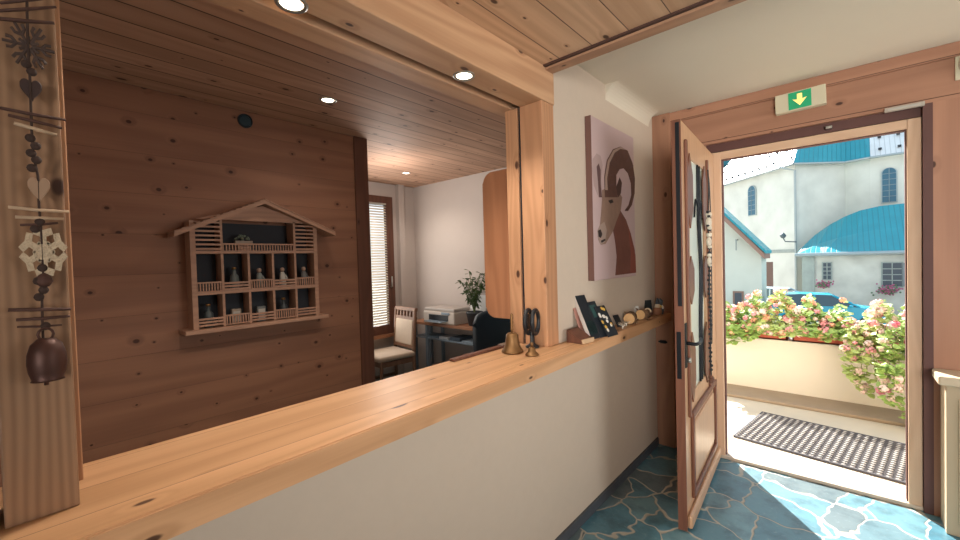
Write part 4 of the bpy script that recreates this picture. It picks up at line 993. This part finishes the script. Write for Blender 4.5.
md_ = [q.bm.verts.new((a_.co+b_2.co)/2) for a_, b_2 in zip(lo_, hi_)]
for i in range(len(lo_)-1): q.bm.faces.new((lo_[i], lo_[i+1], md_[i+1], md_[i])); q.bm.faces.new((md_[i], md_[i+1], hi_[i+1], hi_[i]))
q.build('annex_roof', M_roof, church)
MB().tube([cl((A0.x-.1, DX-.05, z1_-.05)), cl((xr, DX-.05, z1_-.05))], .10, 8).build('gutter', mat('zinc', '#9fa9ab', .4, metal=.6), church)
MB().box(*[v for pr_ in zip(cl((A0.x+.2, DX+.2, -1.95)), cl((A0.x+.75, DX+.5, z1_-.05))) for v in pr_]).build('corner_stones', M_stone, church)
def rectwin(px, py0, py1, hw_):
    T = on_y(px, py0, DX+.3); B_ = on_y(px, py1, DX+.3)
    a = cl(T); b = cl(B_)
    w_ = MB().box(a.x-hw_-.06, a.x+hw_+.06, a.y-.05, a.y+.02, b.z-.06, a.z+.06).build('window', M_stone, church)
    MB().box(a.x-hw_, a.x+hw_, a.y-.07, a.y-.05, b.z, a.z).build('pane', mat('dark_pane', '#3a4652', .3), w_)
    q = MB()
    for k in range(1, 4): z = b.z+(a.z-b.z)*k/4; q.box(a.x-hw_, a.x+hw_, a.y-.09, a.y-.07, z-.02, z+.02)
    q.box(a.x-.02, a.x+.02, a.y-.09, a.y-.07, b.z, a.z); q.build('bars', M_stone, w_)
    return T, B_
w1 = rectwin(827, 263, 279, .16); w2 = rectwin(892, 263, 286, .34)
MB().box(*[v for pr_ in zip(cl((w2[0].x+.36, DX+.2, w2[1].z)), cl((w2[0].x+.70, DX+.27, w2[0].z))) for v in pr_]).build('shutter', mat('grey_shutter', '#7c8386', .8), church)
# hanging flower baskets under these windows
for (px, py, r_, lb) in ((824, 284.5, .32, 'small magenta flower basket under the narrow church window'), (888, 290, .42, 'larger magenta flower basket under the shuttered church window')):
    P = on_y(px, py, DX-.12)
    t = thing('flower_basket', P, lb, 'flowers', 'flower baskets on the church wall')
    q = MB(); q.ball((0, 0, 0), r_*.42, 2, (1.2, .5, .6))
    for k in range(130):
        d = Vector((random.gauss(0, 1), random.gauss(0, .5), random.gauss(0, .6))); d *= r_*.42; q.ball(d, .045, 1)
    tag(q.build('blooms', mat('magenta_bloom', '#b0607f', .7), t), kind='stuff')
    q = MB(); q.ball((0, 0, -r_*.1), r_*.42, 2, (1.2, .5, .6))
    for k in range(60):
        d = Vector((random.gauss(0, 1), random.gauss(0, .5), random.gauss(0, .5)-.2)); d *= r_*.45; q.ball(d, .05, 1)
    q.build('leaves', mat('dull_leaf', '#5c7356', .8), t)
    MB().box(-r_*.8, r_*.8, .06, .4, -.16, 0).build('trough', M_stone, t)
# lamp on bracket at corner
P = on_y(783, 236, DC-.9)
lm = thing('street_lamp', P, 'small bracket lamp on the church corner by the downpipe', 'lamp')
MB().lathe([(0, .22), (.05, .2), (.16, .06), (.17, 0), (.1, -.12), (0, -.16)], n=14).build('lantern', mat('lamp_grey', '#4f5b62', .5), lm, True)
MB().tube([(0, 0, -.1), (.1, .1, -.35), (.6, .35, -.4), (.62, .60, -.4)], .035, 6).build('bracket', mat('lamp_grey', '#4f5b62', .5), lm)

# ---- house on the left with a descending gable
DH = 23.0
a, b = on_y(725, 214.5, DH), on_y(766, 253, DH); sl_ = (b.z-a.z)/(b.x-a.x)
house = thing('small_house', (b.x, DH, -1.95), 'pale green-white house with descending teal-edged roof at the left of the doorway', 'building')
def hl(x, y, z): return Vector((x-b.x, y-DH, z+1.95))
xl = a.x-3.5; xe = on_y(761.5, 264, DH).x
q = MB().prism([hl(xl, DH, -1.95), hl(xe, DH, -1.95), hl(xe, DH, b.z+sl_*(xe-b.x)-.2), hl(xl, DH, b.z+sl_*(xl-b.x)-.2)], (0, 1.6, 0)); q.build('wall', mat('house_render', '#c8d0c6', .9, noise_amt=.08, nscale=1.5), house)
q = MB().prism([hl(b.x, DH-.6, b.z-.26), hl(b.x, DH-.6, b.z), hl(xl, DH-.6, b.z+sl_*(xl-b.x)), hl(xl, DH-.6, b.z+sl_*(xl-b.x)-.26)], (0, 2.0, 0)); q.build('roof', mat('brown_rafters', '#94776a', .8), house)
q = MB().prism([hl(b.x+.06, DH-.68, b.z-.02), hl(b.x+.06, DH-.68, b.z+.12), hl(xl, DH-.68, b.z+sl_*(xl-b.x)+.12), hl(xl, DH-.68, b.z+sl_*(xl-b.x)-.02)], (0, 2.1, 0)); q.build('roof_sheet', M_roof, house)
P0, P1 = on_y(733, 291, DH), on_y(744, 306, DH)
w_ = MB().box(P0.x-b.x, P1.x-b.x, -.06, .02, P1.z+1.95, P0.z+1.95).build('window', mat('brown_frame', '#8b6f60', .7), house)
MB().box(P0.x-b.x+.08, P1.x-b.x-.08, -.08, -.05, P1.z+2.03, P0.z+1.87).build('pane', mat('dark_pane', '#3a4652', .3), w_)
bq = on_y(738, 240, DH)
MB().tube([hl(bq.x, DH-.05, bq.z), hl(bq.x, DH-.5, bq.z), hl(bq.x, DH-.5, bq.z-.5)], .035, 6).build('bracket', M_stone, house)
# doorway between house and church
P0, P1 = on_y(762, 262, 30.5), on_y(767, 300, 30.5)
ga = thing('garden_door', (P0.x, 30.5, -1.95), 'dark brown door glimpsed between the house and the church', 'door')
MB().box(-.3, .55, 0, .1, 0, P0.z+1.95, .01).build('panel', mat('brown_door', '#6e5750', .8), ga); MB().box(-.4, -.3, -.02, .12, 0, P0.z+2.0).build('post', M_stone, ga)

# ---- cars
def car(px, py, Y, rz, body, label):
    P = on_y(px, py, Y); t = thing('car', (P.x, Y, -1.95), label, 'car', 'cars parked across the street', rz=rz)
    Mb = mat('car_' + body.strip('#'), body, .25, spec=.7); Mg = mat('car_glass', '#20404e', .1, spec=.8)
    side = [(-2.05, .35), (-2.08, .75), (-1.95, .98), (-1.2, 1.02), (1.0, 1.0), (1.9, .86), (2.1, .6), (2.1, .35)]
    q = MB().prism([(x_, -.84, z_) for x_, z_ in side], (0, 1.68, 0)); bmesh.ops.bevel(q.bm, geom=q.bm.edges[:], offset=.06, segments=2, affect='EDGES'); q.build('body', Mb, t, False)
    cab_ = [(-1.9, 1.0), (-1.55, 1.42), (-.9, 1.50), (.2, 1.47), (1.05, 1.0)]
    q = MB(); vs1 = [q.bm.verts.new((x_, -.8+.12*(z_-1)*2, z_)) for x_, z_ in cab_]; vs2 = [q.bm.verts.new((x_, .8-.12*(z_-1)*2, z_)) for x_, z_ in cab_]
    q.bm.faces.new(vs1); q.bm.faces.new(vs2[::-1])
    for i in range(5): q.bm.faces.new((vs1[i], vs2[i], vs2[(i+1) % 5], vs1[(i+1) % 5]))
    q.build('windows', Mg, t)
    MB().prism([(-1.6, -.68, 1.42), (-.9, -.68, 1.505), (.22, -.68, 1.475), (.30, -.68, 1.44)], (0, 1.36, 0)).build('roof', Mb, t)
    for s2 in (-1, 1):
        for x_ in (-1.58, -.4, .25): MB().tube([(x_-(.1 if x_ < -1 else 0), s2*.8, 1.0), (x_+(.12 if x_ < -1 else .0), s2*.70, 1.46)] if x_ < .2 else [(1.05, s2*.8, 1.0), (.2, s2*.70, 1.46)], .035, 6).build('pillar', Mb, t)
        for x_ in (-1.3, 1.3): MB().tube([(x_, s2*.66, .32), (x_, s2*.87, .32)], .32, 20).build('wheel', M_black, t)
        MB().box(1.85, 2.08, s2*.62-.14, s2*.62+.14, .62, .75, .02).build('headlight', M_paper, t)
        MB().ball((.75, s2*.93, 1.05), .09, 1, (1, .7, .7)).build('mirror', Mb, t)
    return t
car(782, 290, 26.5, math.radians(-4), '#a9bcc6', 'pale silver-blue car, the left one behind the flowers')
car(824, 297, 23.5, math.radians(8), '#1798b4', 'turquoise blue car parked right of the silver one')

# ---- hillside
q = MB(); n = 26; V_ = {}
for i in range(n+1):
    for j in range(9):
        x_ = -60+i*4; y_2 = 60+j*7; z_ = -4+j*4.2+2.5*noise.noise(Vector((x_*.08, y_2*.08, 0)))
        V_[i, j] = q.bm.verts.new((x_, y_2, z_))
for i in range(n):
    for j in range(8): q.bm.faces.new((V_[i, j], V_[i+1, j], V_[i+1, j+1], V_[i, j+1]))
struct(q.build('hillside', mat('forest_floor', '#2f6670', .9, noise_amt=.5, nscale=.6)))
# conifers on the hill seen over the church roof
random.seed(5)
tproto = None
M_con = mat('conifer_teal', '#2b6a74', .85, noise_amt=.4, nscale=1.5)
def conifer():
    t = thing('conifer', (0, 0, 0), 'dark teal conifer on the wooded hillside above the church roof', 'tree', 'conifers on the hillside')
    q = MB(); 
    for k in range(7): z = 2+k*1.7; r_ = 1.6*(1-k/7.6); q.lathe([(r_, z-.3), (r_*.55, z+1.0), (.15, z+2.5)], n=11)
    q.build('crown', M_con, t); MB().tube([(0, 0, -1.5), (0, 0, 12)], [.3, .08], 6).build('trunk', M_dark, t); return t
for k in range(5):
    px = 714+k*10; Y = 66+(k%2)*14+k*2
    P = on_y(px, 178, Y); t = conifer() if tproto is None else copy_tree(tproto)
    if tproto is None: tproto = t
    t['label'] = 'dark teal conifer on the wooded hillside, ' + ['leftmost at the door frame', 'second from the left', 'third from the left', 'fourth from the left', 'rightmost above the roof'][k]
    t.location = (P.x, Y, -4+(Y-60)*.6-.3); s_ = random.uniform(.9, 1.2); t.scale = (s_, s_, s_); t.rotation_euler.z = random.uniform(0, 6)
